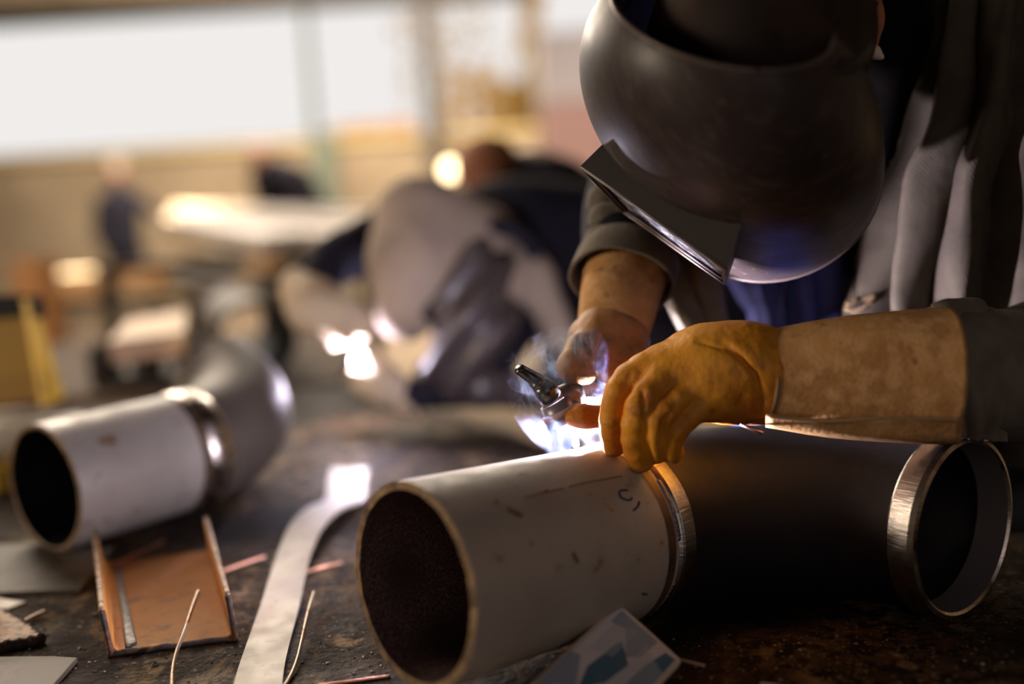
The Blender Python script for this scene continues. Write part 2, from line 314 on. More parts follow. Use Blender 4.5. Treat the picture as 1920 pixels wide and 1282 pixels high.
# ------------------------------------------------------------------ implicit surfaces (bodies, gloves)
class SDF:
    def __init__(s, lo, hi, h):
        s.lo = np.asarray(lo, np.float32); s.h = h
        n = np.ceil((np.asarray(hi) - np.asarray(lo)) / h).astype(int) + 1
        g = [s.lo[i] + np.arange(n[i], dtype=np.float32) * h for i in range(3)]
        s.g = g; s.n = n
        s.F = np.full(n, 10.0, np.float32)
    def seg(s, a, b, ra, rb, sq=None):
        X, Y, Z = np.meshgrid(*s.g, indexing='ij', sparse=True)
        a = np.asarray(a, np.float32); b = np.asarray(b, np.float32); d = b - a; L2 = float(d @ d) + 1e-12
        t = np.clip(((X - a[0]) * d[0] + (Y - a[1]) * d[1] + (Z - a[2]) * d[2]) / L2, 0, 1)
        return np.sqrt((X - a[0] - t * d[0]) ** 2 + (Y - a[1] - t * d[1]) ** 2 + (Z - a[2] - t * d[2]) ** 2) - (ra + (rb - ra) * t)
    def ell(s, c, ax, r):
        X, Y, Z = np.meshgrid(*s.g, indexing='ij', sparse=True); c = np.asarray(c, float); q = 0
        for i in range(3):
            a = nrm(ax[i]); q = q + ((((X - c[0]) * a[0] + (Y - c[1]) * a[1] + (Z - c[2]) * a[2]) / r[i]) ** 2)
        return ((np.sqrt(q) - 1) * min(r)).astype(np.float32)
    @staticmethod
    def smin(a, b, k):
        if k <= 0: return np.minimum(a, b)
        h = np.clip(.5 + .5 * (b - a) / k, 0, 1); return b + (a - b) * h - k * h * (1 - h)
    def chain(s, pts, rad, k=0.0, kin=.004):
        d = None
        for i in range(len(pts) - 1):
            e = s.seg(pts[i], pts[i + 1], rad[i], rad[i + 1]); d = e if d is None else s.smin(d, e, kin)
        s.F = s.smin(s.F, d, k); return s
    def add(s, d, k=0.0): s.F = s.smin(s.F, d, k); return s
    def cut(s, d, k=0.0): s.F = -s.smin(-s.F, d, k); return s
    def groove(s, pts, r, k=.003):
        d = None
        for i in range(len(pts) - 1):
            e = s.seg(pts[i], pts[i + 1], r, r); d = e if d is None else np.minimum(d, e)
        s.F = -s.smin(-s.F, d, k); return s
    def mesh(s, name, m, parent=None, smooth=2, wob=None, **kw):
        Fd = s.F; S = Fd < 0; nx, ny, nz = Fd.shape
        cs = [(i, j, k) for i in (0, 1) for j in (0, 1) for k in (0, 1)]
        cor = {c: S[c[0]:nx - 1 + c[0], c[1]:ny - 1 + c[1], c[2]:nz - 1 + c[2]] for c in cs}
        al = np.ones_like(cor[cs[0]]); an = np.zeros_like(al)
        for c in cs: al &= cor[c]; an |= cor[c]
        act = an & ~al; I = np.argwhere(act); idx = np.full(act.shape, -1, np.int64); idx[act] = np.arange(len(I))
        fv = {c: Fd[I[:, 0] + c[0], I[:, 1] + c[1], I[:, 2] + c[2]] for c in cs}
        acc = np.zeros((len(I), 3)); cnt = np.zeros(len(I))
        for c in cs:
            for ax in range(3):
                if c[ax] == 0:
                    c2 = list(c); c2[ax] = 1; c2 = tuple(c2); a, b = fv[c], fv[c2]; msk = (a < 0) != (b < 0)
                    t = np.where(msk, a / np.where(msk, a - b, 1), 0)
                    p = np.tile(np.array(c, float), (len(I), 1)); p[:, ax] += t
                    acc += p * msk[:, None]; cnt += msk
        V = s.lo + (I + acc / cnt[:, None]) * s.h
        quads = []
        for ax in range(3):
            o1, o2 = [(1, 2), (2, 0), (0, 1)][ax]
            sl = [slice(1, -1)] * 3; A_ = list(sl); B_ = list(sl); A_[ax] = slice(0, -1); B_[ax] = slice(1, None)
            a = S[tuple(A_)]; b = S[tuple(B_)]; ed = np.argwhere(a != b)
            if not len(ed): continue
            base = ed.copy(); base[:, o1] += 1; base[:, o2] += 1
            inside = a[tuple(ed.T)]
            def cell(d1, d2):
                q = base.copy(); q[:, o1] += d1; q[:, o2] += d2; return idx[q[:, 0], q[:, 1], q[:, 2]]
            Q = np.stack([cell(-1, -1), cell(0, -1), cell(0, 0), cell(-1, 0)], 1)
            Q[~inside] = Q[~inside][:, ::-1]; quads.append(Q)
        Q = np.concatenate(quads); Q = Q[(Q >= 0).all(1)]
        for _ in range(smooth):
            s1 = np.zeros_like(V); c1 = np.zeros(len(V))
            for a, b in ((0, 1), (1, 2), (2, 3), (3, 0)):
                np.add.at(s1, Q[:, a], V[Q[:, b]]); np.add.at(c1, Q[:, a], 1)
                np.add.at(s1, Q[:, b], V[Q[:, a]]); np.add.at(c1, Q[:, b], 1)
            V = V * .4 + .6 * s1 / np.maximum(c1, 1)[:, None]
        return mesh(name, V, Q.tolist(), m, parent, **kw)
def PP(L): return [P(*q[:3]) for q in L]

# drape: grid of control points -> smooth cloth sheet with folds and real thickness
def drape(name, rows, m, parent, nu=60, nv=60, fold=None, th=.004):
    R = [catmull(PP(r), nu) for r in rows]; R = np.array(R)
    Gd = np.array([catmull(R[:, j], nv) for j in range(nu)])        # nu x nv x 3
    du = np.gradient(Gd, axis=0); dv = np.gradient(Gd, axis=1); N_ = np.cross(du, dv); N_ /= np.linalg.norm(N_, axis=2)[..., None] + 1e-12
    vd = Gd - CAM; sgn = np.sign((N_ * vd).sum(2)); N_ = -N_ * np.where(sgn == 0, 1, sgn)[..., None]
    if fold is not None:
        uu, vv = np.meshgrid(np.linspace(0, 1, nu), np.linspace(0, 1, nv), indexing='ij'); Gd = Gd + N_ * fold(vv, uu)[..., None]      # fold(down, across)
    V = Gd.reshape(-1, 3); Fc = [(i * nv + j, (i + 1) * nv + j, (i + 1) * nv + j + 1, i * nv + j + 1) for i in range(nu - 1) for j in range(nv - 1)]
    return mesh(name, V, Fc, m, parent, mods=(('SOLIDIFY', {'thickness': th, 'offset': 0}),))

# ================================================================== the hall
TZ = 0.600                                   # table top level
def struct(name, g, m): o = g.build(name, m, smooth=False) if isinstance(g, G) else g; tag(o, kind='structure'); return o
YW = 12.0
def wx(px, py=200): return PY(px, py, YW)[0]
zs = lambda px, py: PY(px, py, YW)[2]
SILL = zs(500, 270); HEAD = zs(500, 12)
xg = wx(1004)                                # where the wall ends and the gate opens
g = G(); g.add(*abox(-9, 6, -5, YW + .15, -.1, 0)); struct('floor', g, M['floor'])
g = G(); g.add(*abox(-9, xg, YW, YW + .2, 0, SILL)); g.add(*abox(-9, xg, YW, YW + .2, HEAD, 4.6))
g.add(*abox(xg + 2.6, 6, YW, YW + .2, 0, 4.6)); struct('wall_far', g, M['concrete'])
g = G(); g.add(*abox(-9.2, -9, -5, YW, 0, 4.6)); struct('wall_left', g, M['concrete'])
g = G(); g.add(*abox(6, 6.2, -5, YW + .2, 0, 4.6)); struct('wall_right', g, M['concrete'])
g = G(); g.add(*abox(-9.2, 6.2, -5.2, -5, 0, 4.6)); struct('wall_rear', g, M['concrete'])
g = G(); g.add(*abox(-9.2, 6.2, -5.2, YW + .2, 4.6, 4.8)); struct('ceiling', g, M['dark_steel'])
g = G(); g.add(*abox(-9, xg, YW - .14, YW - .02, HEAD - .02, HEAD + .16)); struct('trim_1', g, M['dark_steel'])
g = G(); g.add(*abox(-9, xg, YW - .10, YW + .12, SILL - .05, SILL + .02)); struct('trim_2', g, mat('sill_gold_light', (.50, .38, .17), .8))  # gold light along the sill is put into its colour
# window frames: each bay of the ribbon window with its uprights
bays = [(-9.0, wx(586)), (wx(586), wx(803)), (wx(803), xg)]
for i, (a, b) in enumerate(bays):
    w = .07
    g = G(); g.add(*abox(a, a + .03, YW + .02, YW + .1, SILL, HEAD)); g.add(*abox(b - w * .7, b, YW + .02, YW + .1, SILL, HEAD))
    g.add(*abox(a, b, YW + .02, YW + .1, SILL, SILL + .05)); g.add(*abox(a, b, YW + .02, YW + .1, HEAD - .05, HEAD))
    struct('window_%d' % (i + 1), g, M['green_post'] if i < 1 else M['dark_steel'])
# green painted steel column that carries the wall, and the darker one further right
def column(px, py, Y, w, label, h=4.6, mt='green_post'):
    x = PY(px, py, Y)[0]; g = G()
    g.add(*abox(x - w, x + w, Y - w, Y - w * .8, 0, h)); g.add(*abox(x - w, x + w, Y + w * .8, Y + w, 0, h)); g.add(*abox(x - w * .12, x + w * .12, Y - w * .8, Y + w * .8, 0, h))
    return tag(g.build('steel_column', M[mt], smooth=False), label, 'column')
column(612, 340, 10.9, .13, 'green steel column against the low wall, left of the bowed background welder', h=SILL + .0)
column(806, 140, 11.6, .075, 'dark slim steel column between the third and fourth window bays', mt='dark_steel', h=HEAD)
# outside
g = G(); g.add(*abox(-30, 20, YW + .3, 60, -.2, -.1)); struct('yard_ground', g, M['ground_out'])
def container():
    c0 = PY(1010, 60, 15.0); c1 = PY(1130, 275, 15.0)
    root = empty('shipping_container', (c0[0] + 1.2, 16, -.1), 'pink and lilac shipping container standing outside the gate', 'container')
    g = G(); n = 26; x0 = c0[0]; zt = c0[2]
    V = []; Fc = []
    for i in range(n * 4 + 1):
        x = x0 + i * .03; y = 15.0 + (.03 if (i // 2) % 2 else 0); V += [(x, y, -.1), (x, y, zt * .72), (x, 16.6, zt * .72), (x, 16.6, -.1)]
    for i in range(n * 4):
        for j in range(3): Fc.append((i * 4 + j, i * 4 + 4 + j, i * 4 + 5 + j, i * 4 + 1 + j))
    Fc.append((0, 1, 2, 3)); Fc.append(tuple(n * 16 + k for k in (3, 2, 1, 0)))
    mesh('ribbed_wall', V, Fc, M['container'], root, smooth=False)
    g = G(); g.add(*abox(x0 - .02, x0 + 3.2, 14.97, 16.65, zt * .72, zt)); g.build('top_panel', M['container_top'], root, smooth=False)
container()
# trees and a scaffold tower coloured gold for sunlight, and crates seen through the third and fourth bays
def leafy(px, py, Y, r, hgt, label, n=140, seed=1):
    c = PY(px, py, Y); rr = random.Random(seed)
    root = empty('tree', (c[0], Y, -.1), label, 'tree')
    V, Fc = tube([(c[0], Y, -.1), (c[0] + .05, Y, c[2] * .6), (c[0], Y, c[2])], [.12, .09, .04], seg=8); mesh('trunk', V, Fc, M['lattice'], root)
    g = G()
    for _ in range(n):
        a = rr.random() * 6.28; q = rr.random() ** .5 * r; z = c[2] + rr.uniform(-hgt, hgt)
        p = A3(c[0] + q * math.cos(a), Y + q * math.sin(a), z); s_ = rr.uniform(.05, .11)
        X = nrm([rr.uniform(-1, 1) for _ in range(3)]) * s_; Y_ = nrm(np.cross(X, (rr.random(), 1, rr.random()))) * s_ * .6
        Z_ = nrm(np.cross(X, Y_)) * .012; g.add(*box(p, X, Y_, Z_))
    tag(g.build('foliage', M['foliage'], root, smooth=False), kind='stuff')
leafy(968, 215, 19.2, .70, .66, 'rounded golden bush top beside the gate, seen through the last window bay', n=420, seed=3)
leafy(840, 120, 24, 1.3, 2.2, 'tall pale golden tree far behind the scaffold tower', 330, seed=5)
leafy(1000, 120, 19, .25, 1.6, 'thin golden tree leaning along the edge of the gate opening', 170, seed=9)
def tower():
    c = PY(890, 245, 17); t = PY(875, 120, 17); root = empty('scaffold_tower', (c[0], 17.4, -.1), 'scaffold tower coloured gold for sunlight, standing in the yard behind the last window bay', 'scaffold')
    w = .42
    for sx in (-1, 1):
        for sy in (0, 1):
            V, Fc = tube([(c[0] + sx * w, 17 + sy * .8, -.1), (c[0] + sx * w, 17 + sy * .8, t[2])], .06, seg=6); mesh('upright', V, Fc, M['lattice'], root)
    z = .6; k = 0
    while z < t[2]:
        V, Fc = tube([(c[0] - w, 17, z), (c[0] + w, 17, z)], .055, seg=6); mesh('crossbar', V, Fc, M['lattice'], root)
        V, Fc = tube([(c[0] + (-w if k % 2 else w), 17, z), (c[0] + (w if k % 2 else -w), 17, min(z + .42, t[2]))], .045, seg=6); mesh('brace', V, Fc, M['lattice'], root)
        z += .42; k += 1
tower()
for i, (px, py, w, lb) in enumerate([(650, 236, .17, 'lowest golden crate in the yard behind the third window bay'), (699, 232, .18, 'pale orange crate in the yard, middle of the three behind the third bay'), (750, 228, .15, 'tall brown crate in the yard nearest the slim dark column')]):
    c = PY(px, py, 15.5); g = G(); g.add(*abox(c[0] - w, c[0] + w, 15.4, 15.4 + 2 * w, -.1, c[2]))
    for s_ in (-1, 0, 1): g.add(*abox(c[0] + s_ * w * .85 - .02, c[0] + s_ * w * .85 + .02, 15.37, 15.4, -.1, c[2]))
    tag(g.build('crate', M['gold_wood'] if i < 2 else M['orange'], smooth=False), lb, 'crate')

# ================================================================== background: racks, bars, boxes
def trestle(name, x0, x1, y0, y1, z, label, cat='trestle'):
    root = empty(name, ((x0 + x1) / 2, (y0 + y1) / 2, 0), label, cat)
    for y in (y0, y1):
        V, Fc = abox(x0, x1, y - .03, y + .03, z - .03, z); mesh('top_beam', V, Fc, M['dark_steel'], root, smooth=False)
        for x in (x0 + .05, x1 - .05):
            V, Fc = abox(x - .03, x + .03, y - .03, y + .03, 0, z - .03); mesh('leg', V, Fc, M['dark_steel'], root, smooth=False)
    return root
def bar(p0, p1, w, h, m, label, name='steel_bar', group=None, cat='bar'):
    p0, p1 = np.asarray(p0, float), np.asarray(p1, float); d = nrm(p1 - p0); s_ = nrm(np.cross(d, (0, 0, 1))); u_ = np.cross(s_, d)
    g = G(); V, Fc = box((p0 + p1) / 2, (p1 - p0) / 2, s_ * w / 2, u_ * h / 2); g.add(V, Fc)
    return tag(g.build(name, M[m], smooth=False, mods=(('BEVEL', {'width': min(w, h) * .12, 'segments': 2}),)), label, cat, group)
# long pale bars lying on the rack, running toward the near right
LBL = ['longest pale steel bar, topmost on the rack at the far side', 'pale steel bar just below the topmost one on the rack', 'third pale bar down on the far rack', 'brightest white bar at the near edge of the far rack', 'pale bar lying under the brightest one on the far rack']
SP = [((335, 392, 7.2), (700, 402, 5.2), .10, .05), ((335, 400, 6.9), (690, 425, 4.9), .13, .07), ((330, 412, 6.6), (655, 450, 4.6), .15, .07), ((325, 415, 6.0), (530, 452, 4.2), .17, .06), ((325, 434, 6.0), (522, 470, 4.2), .12, .045)]
for (a, b, w, h), lb in zip(SP, LBL): bar(P(*a), P(*b), w, h, 'bars', lb, group='pale bars on the far rack')
z_r = P(500, 475, 4.4)[2]
x_a, x_b = P(340, 480, 5.6)[0], P(640, 470, 4.6)[0]
trestle('bar_rack', x_a, x_b, 4.45, 5.7, z_r - .01, 'dark steel rack carrying the long pale bars')
for i, (a, b, w, h, lb) in enumerate([((335, 497, 5.2), (520, 524, 4.0), .12, .05, 'dull grey bar on the lower level of the rack'), ((335, 520, 5.0), (500, 554, 3.9), .14, .05, 'dull brown bar at the foot of the rack')]):
    bar(P(*a), P(*b), w, h, 'plate', lb)
# sunlit planks on low trestles behind the left pipe
def plank(px0, px1, py0, py1, d, dep, label, m='gold_wood', name='timber_plank'):
    a = P(px0, py0, d); b = P(px1, py0, d); c = P(px0, py1, d); g = G()
    n = 3; hh = (a[2] - c[2])
    for k in range(n):
        z0 = a[2] - hh * (k + 1) / n + .004; z1 = a[2] - hh * k / n - .004
        g.add(*abox(a[0], b[0], a[1] - .13 * k, a[1] + dep - .06 * k, z0, z1))
    return tag(g.build(name, M[m], smooth=False), label, 'timber')
plank(78, 215, 515, 560, 5.4, .35, 'sunlit golden planks stacked low to the left of the walking person')
plank(250, 342, 502, 548, 5.4, .35, 'sunlit golden planks stacked low to the right of the walking person')
a = P(20, 490, 4.6); b = P(72, 490, 4.6); g = G(); g.add(*abox(a[0], b[0], a[1], a[1] + .2, 0, a[2])); g.add(*abox(a[0] - .01, b[0] + .01, a[1] - .01, a[1] + .21, a[2] - .03, a[2]))
tag(g.build('orange_bollard', M['orange'], smooth=False), 'orange square bollard seen just above the black cap of the yellow post', 'bollard')
plank(468, 525, 482, 532, 4.3, .2, 'small orange lit block between rack and the background glove', 'gold_wood', 'timber_block')
xa, xb = P(60, 560, 5.4)[0], P(350, 560, 5.4)[0]
trestle('low_trestle', xa, xb, 5.2, 5.6, min(P(78, 563, 5.4)[2], P(342, 550, 5.4)[2]) - .005, 'low dark trestle under the sunlit golden planks')
# second bench far left with steel scrap
B2 = TZ
bench2 = empty('work_bench', (-1.5, 3.1, 0), 'brown steel work bench behind the grey elbow pipe, left of the background welder', 'bench')
V, Fc = abox(-2.6, -.45, 2.5, 3.75, B2 - .03, B2); mesh('bench_top', V, Fc, M['bench'], bench2, smooth=False)
for x in (-2.5, -.52):
    for y in (2.58, 3.67): V, Fc = abox(x - .03, x + .03, y - .03, y + .03, 0, B2 - .03); mesh('leg', V, Fc, M['dark_steel'], bench2, smooth=False)
# boxy bracket with slots on the bench and a gold board standing in for light on top
def slotted():
    y0 = 2.62; zb = B2; xl = PY(165, 700, y0)[0]; xr = PY(350, 690, y0)[0]; zt = PY(260, 645, y0)[2]
    root = empty('slotted_steel_block', ((xl + xr) / 2, y0, zb), 'dark steel block with two oval slots on the rear bench', 'steel block')
    g = G(); th = .035; H = zt - zb
    for (a, b) in ((xl, xl + th), ((xl + xr) / 2 - th / 2, (xl + xr) / 2 + th / 2), (xr - th, xr)): g.add(*abox(a, b, y0, y0 + .16, zb, zt - .03))
    g.add(*abox(xl, xr, y0, y0 + .16, zt - .04, zt)); g.add(*abox(xl, xr, y0, y0 + .16, zb, zb + .02))
    g.build('frame', M['dark_steel'], root, smooth=False, mods=(('BEVEL', {'width': .008, 'segments': 3}),))
    V, Fc = tube([(xl + .03, y0 - .01, zt + .006), (xr - .03, y0 - .01, zt + .006)], .012, seg=10); mesh('top_rail', V, Fc, M['plate'], root)
    return zt
zt = slotted()
g = G(); a = [PZ(205, 640, zt + .058), PZ(345, 622, zt + .058), PZ(350, 580, zt + .058), PZ(240, 600, zt + .058)]  # gold light on the block's top, put into an added board
g.add(*prism([a[3], a[0], a[1], a[2]], .05)); tag(g.build('gold_light_board', M['gold_wood'], smooth=False), 'golden board standing in for light above the slotted steel block', 'board')
# large dark pipe end on the bench
def curved_pipe(name, path, R, th, outm, inm, edgem, root, seg=96, pname='pipe_section', both=True):
    V1, F1, V2, F2 = pipe_shell(path, R, th, seg)
    o = mesh(pname, V1, [f for f in F1], outm, root)
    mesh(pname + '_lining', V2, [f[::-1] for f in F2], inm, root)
    T, _, _ = frames(path)
    V, Fc = annulus(path[0], T[0], R - th, R, .0004, seg); mesh('cut_edge', V, Fc, edgem, root)
    if both: V, Fc = annulus(path[-1], -T[-1], R - th, R, .0004, seg); mesh('cut_edge', V, Fc, edgem, root)
    return o
c = PY(483, 628, 2.62); c[2] = B2 + .105
rootp = empty('large_pipe', (c[0], c[1], B2), 'dark open ended large pipe lying on the rear bench behind the elbow', 'pipe')
curved_pipe('lp', [c, c + A3(-.10, .25, 0), c + A3(-.22, .55, 0)], .105, .01, M['plate'], M['black_steel'], M['dark_steel'], rootp, 48)
# yellow post with black cap
def yellow_post():
    d = 1.75; root = empty('yellow_post', PZ(60, 735, TZ), 'yellow steel post with a black cap standing behind the grey pipe', 'post')
    q = [P(-40, 600, d), P(52, 592, d), P(88, 745, d), P(-40, 760, d)]
    g = G(); g.add(*prism(q, .010, fw)); g.build('front_plate', mat('yellow_paint_shaded', (.30, .17, .02), .5), root, smooth=False)  # shade on the front face put into a darker yellow
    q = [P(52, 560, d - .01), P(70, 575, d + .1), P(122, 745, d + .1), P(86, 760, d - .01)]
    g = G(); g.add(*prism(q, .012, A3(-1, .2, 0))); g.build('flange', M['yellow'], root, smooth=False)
    q = [P(-40, 552, d), P(50, 552, d), P(56, 594, d), P(-40, 602, d)]
    g = G(); g.add(*prism(q, .06, fw)); g.build('cap', M['black_steel'], root, smooth=False)
yellow_post()
c = P(-30, 770, 1.62); c2 = P(148, 748, 1.66); c[2] = TZ + .042; c2[2] = TZ + .042
bar(A3(c[0], c[1], TZ + .02), A3(c2[0] - .08, c2[1] - .01, TZ + .02), .1, .04, 'yellow', 'yellow bar under the pale round pipe at the left', name='yellow_bar')
r_ = empty('pale_pipe', (c[0], c[1], TZ + .04), 'thin pale pipe lying behind the grey welded pipe at the left edge', 'pipe')
curved_pipe('wp', [A3(c2[0], c2[1], TZ + .075), A3(c[0], c[1], TZ + .075), A3(c[0] - .3, c[1] - .02, TZ + .075)], .034, .004, M['white_pipe'], M['black_steel'], M['white_pipe'], r_, 32)
# work lamp: the round glow between the far figures
lp = P(845, 318, 7.0); root = empty('work_lamp', (lp[0], lp[1], 0), 'round glowing work lamp on a stand beyond the bowed welders', 'lamp')
V, Fc = tube([(lp[0], lp[1] + .08, 0), (lp[0], lp[1] + .08, lp[2])], .02, seg=8); mesh('stand', V, Fc, M['dark_steel'], root)
V, Fc = tube([lp + A3(0, .10, 0), lp + A3(0, .01, 0)], [.04, .085], seg=20); mesh('reflector', V, Fc, M['dark_steel'], root)
V, Fc = tube([lp + A3(0, .0, 0), lp + A3(0, -.012, 0)], .052, seg=20); mesh('bulb', V, Fc, M['lamp_glow'], root)

# ================================================================== main table
e0 = PZ(1020, 835, TZ); e1 = PZ(724, 735, TZ); ed = nrm(e0 - e1)
far_end = e1 - ed * .18; mid_ = e0 + ed * .60; near_end = A3(1.15, 1.0, TZ)
tab = empty('welding_table', (-.5, 1.2, 0), 'long grimy brown steel welding table carrying the pipes and scraps', 'table')
top = [A3(-1.75, .30, TZ), A3(near_end[0], .30, TZ), near_end, mid_, A3(far_end[0], far_end[1], TZ), A3(-1.2, 2.30, TZ), A3(-1.75, 2.0, TZ)]
V, Fc = prism(top, .02); mesh('table_top', V, Fc, M['table'], tab, smooth=False)
g = G()
for x, y in ((-1.65, .4), (near_end[0] - .1, .4), (-1.3, 1.95), (e1[0] - .12, e1[1] - .1)):
    V, Fc = abox(x - .03, x + .03, y - .03, y + .03, 0, TZ - .02); mesh('leg', V, Fc, M['dark_steel'], tab, smooth=False)
V, Fc = abox(-1.6, near_end[0] - .1, .38, .42, TZ - .1, TZ - .02); mesh('apron_rail', V, Fc, M['dark_steel'], tab, smooth=False)

# ------------------------------------------------------------------ main workpiece
R = .084; TH = .007
m0 = P(771, 1097, .80); r1 = P(1145, 998, .95); dm = nrm(r1 - m0); r1[2] = m0[2] + (r1 - m0)[2]
e2 = P(1810, 990, .915); az = math.radians(36); de = A3(math.sin(az), -math.cos(az), 0)
wp = empty('welded_pipe_elbow', (r1[0], r1[1], TZ), 'pale grey pipe being welded to a black elbow under the orange gloves', 'pipe')
def wobbly_pipe(path, R_, th, seg=128):
    V1, F1 = tube(path, R_, seg=seg, caps=False); V2, F2 = tube(path, R_ - th, seg=seg, caps=False)
    return V1, F1, V2, F2
path = [m0 + (r1 - m0) * t for t in np.linspace(0, 1, 12)]
V1, F1, V2, F2 = wobbly_pipe(path, R, TH)
V1 = np.array(V1); V2 = np.array(V2)
jag = np.array([.0004 * math.sin(7 * a) + .0004 * math.sin(19 * a + 1) + .0003 * math.sin(41 * a) for a in np.linspace(0, 2 * math.pi, 128, endpoint=False)])
V1[:128] += jag[:, None] * dm; V2[:128] += (jag * .6)[:, None] * dm
mesh('pipe_section', V1, F1, M['pipe_grey'], wp)
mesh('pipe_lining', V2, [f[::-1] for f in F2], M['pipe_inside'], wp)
k = 128; mesh('cut_edge', np.vstack([V1[:k], V2[:k]]), [(i, i + k, (i + 1) % k + k, (i + 1) % k) for i in range(k)], M['pipe_edge'], wp)
def edge_roll(path0, T0, R_, th, r_, m_, root, seg=96, name='rim'):
    s = nrm(np.cross(T0, (0, 0, 1))); u_ = np.cross(s, T0)
    ring = [path0 + (s * math.cos(a) + u_ * math.sin(a)) * R_ for a in np.linspace(0, 2 * math.pi, seg + 1)]
    V, Fc = tube(ring, r_, seg=8); mesh(name, V, Fc, m_, root)
# heat-tinted band, bead and machined band at the joint
hv, hf, _, _ = wobbly_pipe([r1 - dm * .014, r1 - dm * .004], R + .0004, .001, 96); mesh('heat_tint_band', hv, hf, M['heat_tint'], wp)
ring_pts = []
sx_ = nrm(np.cross(dm, (0, 0, 1))); ux_ = np.cross(sx_, dm)
def pipe_pt(base, ax, ang, off): 
    s = nrm(np.cross(ax, (0, 0, 1))); u_ = np.cross(s, ax); return base + (s * math.cos(ang) + u_ * math.sin(ang)) * off
hv, hf, _, _ = wobbly_pipe([r1 - dm * .004, r1 + dm * .000, r1 + dm * .004], 0, 0); 
V, Fc = lathe(r1, dm, [(R + .0002, -.006), (R - .001, -.003), (R - .0035, -.001), (R - .004, 0)]); mesh('bevel', V, Fc, M['ring_steel'], wp)
V, Fc = lathe(r1, dm, [(R - .003, 0), (R + .001, .004), (R + .0022, .006), (R + .0026, .022), (R + .0018, .023)]); mesh('machined_band', V, Fc, M['ring_steel'], wp)
for lo, hi in ((118, 60), (45, 8), (-22, -48)):
    bead = G(); n = max(6, abs(int((hi - lo) * .9)))
    for t in np.linspace(0, 1, n):
        a = math.radians(lo + (hi - lo) * t); c_ = pipe_pt(r1 + dm * .0005, dm, a, R - .0005)
        b_, f_ = tube([c_ - dm * .003, c_, c_ + dm * .003], [.0008, .0026, .0008], seg=8); bead.add(b_, f_)
    bead.build('weld_bead', M['weld_bead'], wp)
# elbow: smooth sweep from the joint to the open machined end
q0 = r1 + dm * .006; q1 = e2 - de * .024; Lh = .36
ts = np.linspace(0, 1, 44); hp = []
for t in ts:
    h00 = 2 * t ** 3 - 3 * t ** 2 + 1; h10 = t ** 3 - 2 * t ** 2 + t; h01 = -2 * t ** 3 + 3 * t ** 2; h11 = t ** 3 - t ** 2
    hp.append(h00 * q0 + h10 * dm * Lh + h01 * q1 + h11 * de * Lh)
V1, F1, V2, F2 = wobbly_pipe(hp, R + .0018, TH); mesh('elbow', V1, F1, M['black_steel'], wp); mesh('elbow_lining', V2, [f[::-1] for f in F2], M['black_steel'], wp)
V, Fc = lathe(e2, de, [(R + .0018, -.026), (R + .0026, -.024), (R + .0026, -.005), (R + .0008, 0)]); mesh('machined_end_band', V, Fc, M['ring_steel'], wp)
V, Fc = lathe(e2, de, [(R + .0008, 0), (R - .0035, .0012), (R - .0058, -.001)]); mesh('bevelled_lip', V, Fc, M['bright_steel'], wp)
V, Fc = lathe(e2, de, [(R - .0058, -.001), (R - .0078, -.030), (R - .0050, -.031)]); mesh('machined_bore', V, [f[::-1] for f in Fc], mat('bore_steel', (.27, .25, .26), .5, .5, bump=(220, .4, .001, (.2, .2, 3))), wp)
# pen marks and a scribed line near the joint, lying on the pipe skin
def skin_pt(px, py, lift=.0006):     # pipe skin under a photo pixel
    v = fw + rt * (px - 960) / F - up * (py - 641) / F; o = CAM - m0
    a = v - dm * (v @ dm); b = o - dm * (o @ dm); A_ = a @ a; B_ = 2 * a @ b; C_ = b @ b - R * R; D_ = B_ * B_ - 4 * A_ * C_
    t = (-B_ - math.sqrt(max(D_, 0))) / (2 * A_); p = CAM + v * t; rad = (p - m0) - dm * ((p - m0) @ dm); return p + nrm(rad) * lift
def mark(name, px, r_, m_):
    pts = catmull([skin_pt(*q) for q in px], 18); V, Fc = tube(pts, r_, seg=6); return mesh(name, V, Fc, m_, wp)
mark('pen_mark', [(1176, 919), (1162, 921), (1163, 932), (1176, 938), (1184, 936)], .0009, M['marker'])
mark('pen_mark', [(1182, 934), (1184, 936)], .0015, M['marker'])
mark('pen_mark', [(1198, 941), (1195, 950), (1187, 957)], .0009, M['marker'])
mark('pen_mark', [(1203, 1112), (1212, 1113)], .0012, M['marker'])
mark('scribed_line', [(984, 934), (1020, 924), (1056, 916)], .0006, M['scribe'])
mark('scribed_line', [(1066, 913), (1110, 903), (1166, 893)], .0005, M['scribe'])
mark('rust_spot', [(930, 940), (932, 944)], .0022, M['rust'])
mark('rust_spot', [(1018, 921), (1026, 919)], .0018, M['rust'])
mark('brown_stain', [(950, 954), (962, 960), (978, 968)], .0020, M['scribe'])
mark('scratch', [(1074, 1036), (1078, 1046), (1083, 1054)], .0015, M['scribe'])

# ------------------------------------------------------------------ left pipe with elbow
azl = math.radians(36); dl = A3(math.sin(azl), math.cos(azl), 0)
c0 = P(80, 892, 1.27); c0[2] = TZ + R; c1 = c0 + dl * .205
lp_ = empty('grey_pipe_with_elbow', (c1[0], c1[1], TZ), 'weathered grey pipe welded to a dull brown elbow, lying at the left', 'pipe')
pth = [c0 + (c1 - c0) * t for t in np.linspace(0, 1, 8)]
curved_pipe('a', pth, R, TH, M['pipe_grey'], M['black_steel'], M['pipe_edge'], lp_, 96, both=False)
V, Fc = tube([c1 - dl * .022, c1 - dl * .006], R + .0004, seg=96, caps=False); mesh('heat_tint_band', V, Fc, M['heat_tint'], lp_)
V, Fc = tube([c1 - dl * .008, c1 - dl * .004, c1 + dl * .002, c1 + dl * .026, c1 + dl * .029], [R, R + .002, R + .0035, R + .003, R], seg=96, caps=False); mesh('weld_band', V, Fc, M['bright_steel'], lp_)
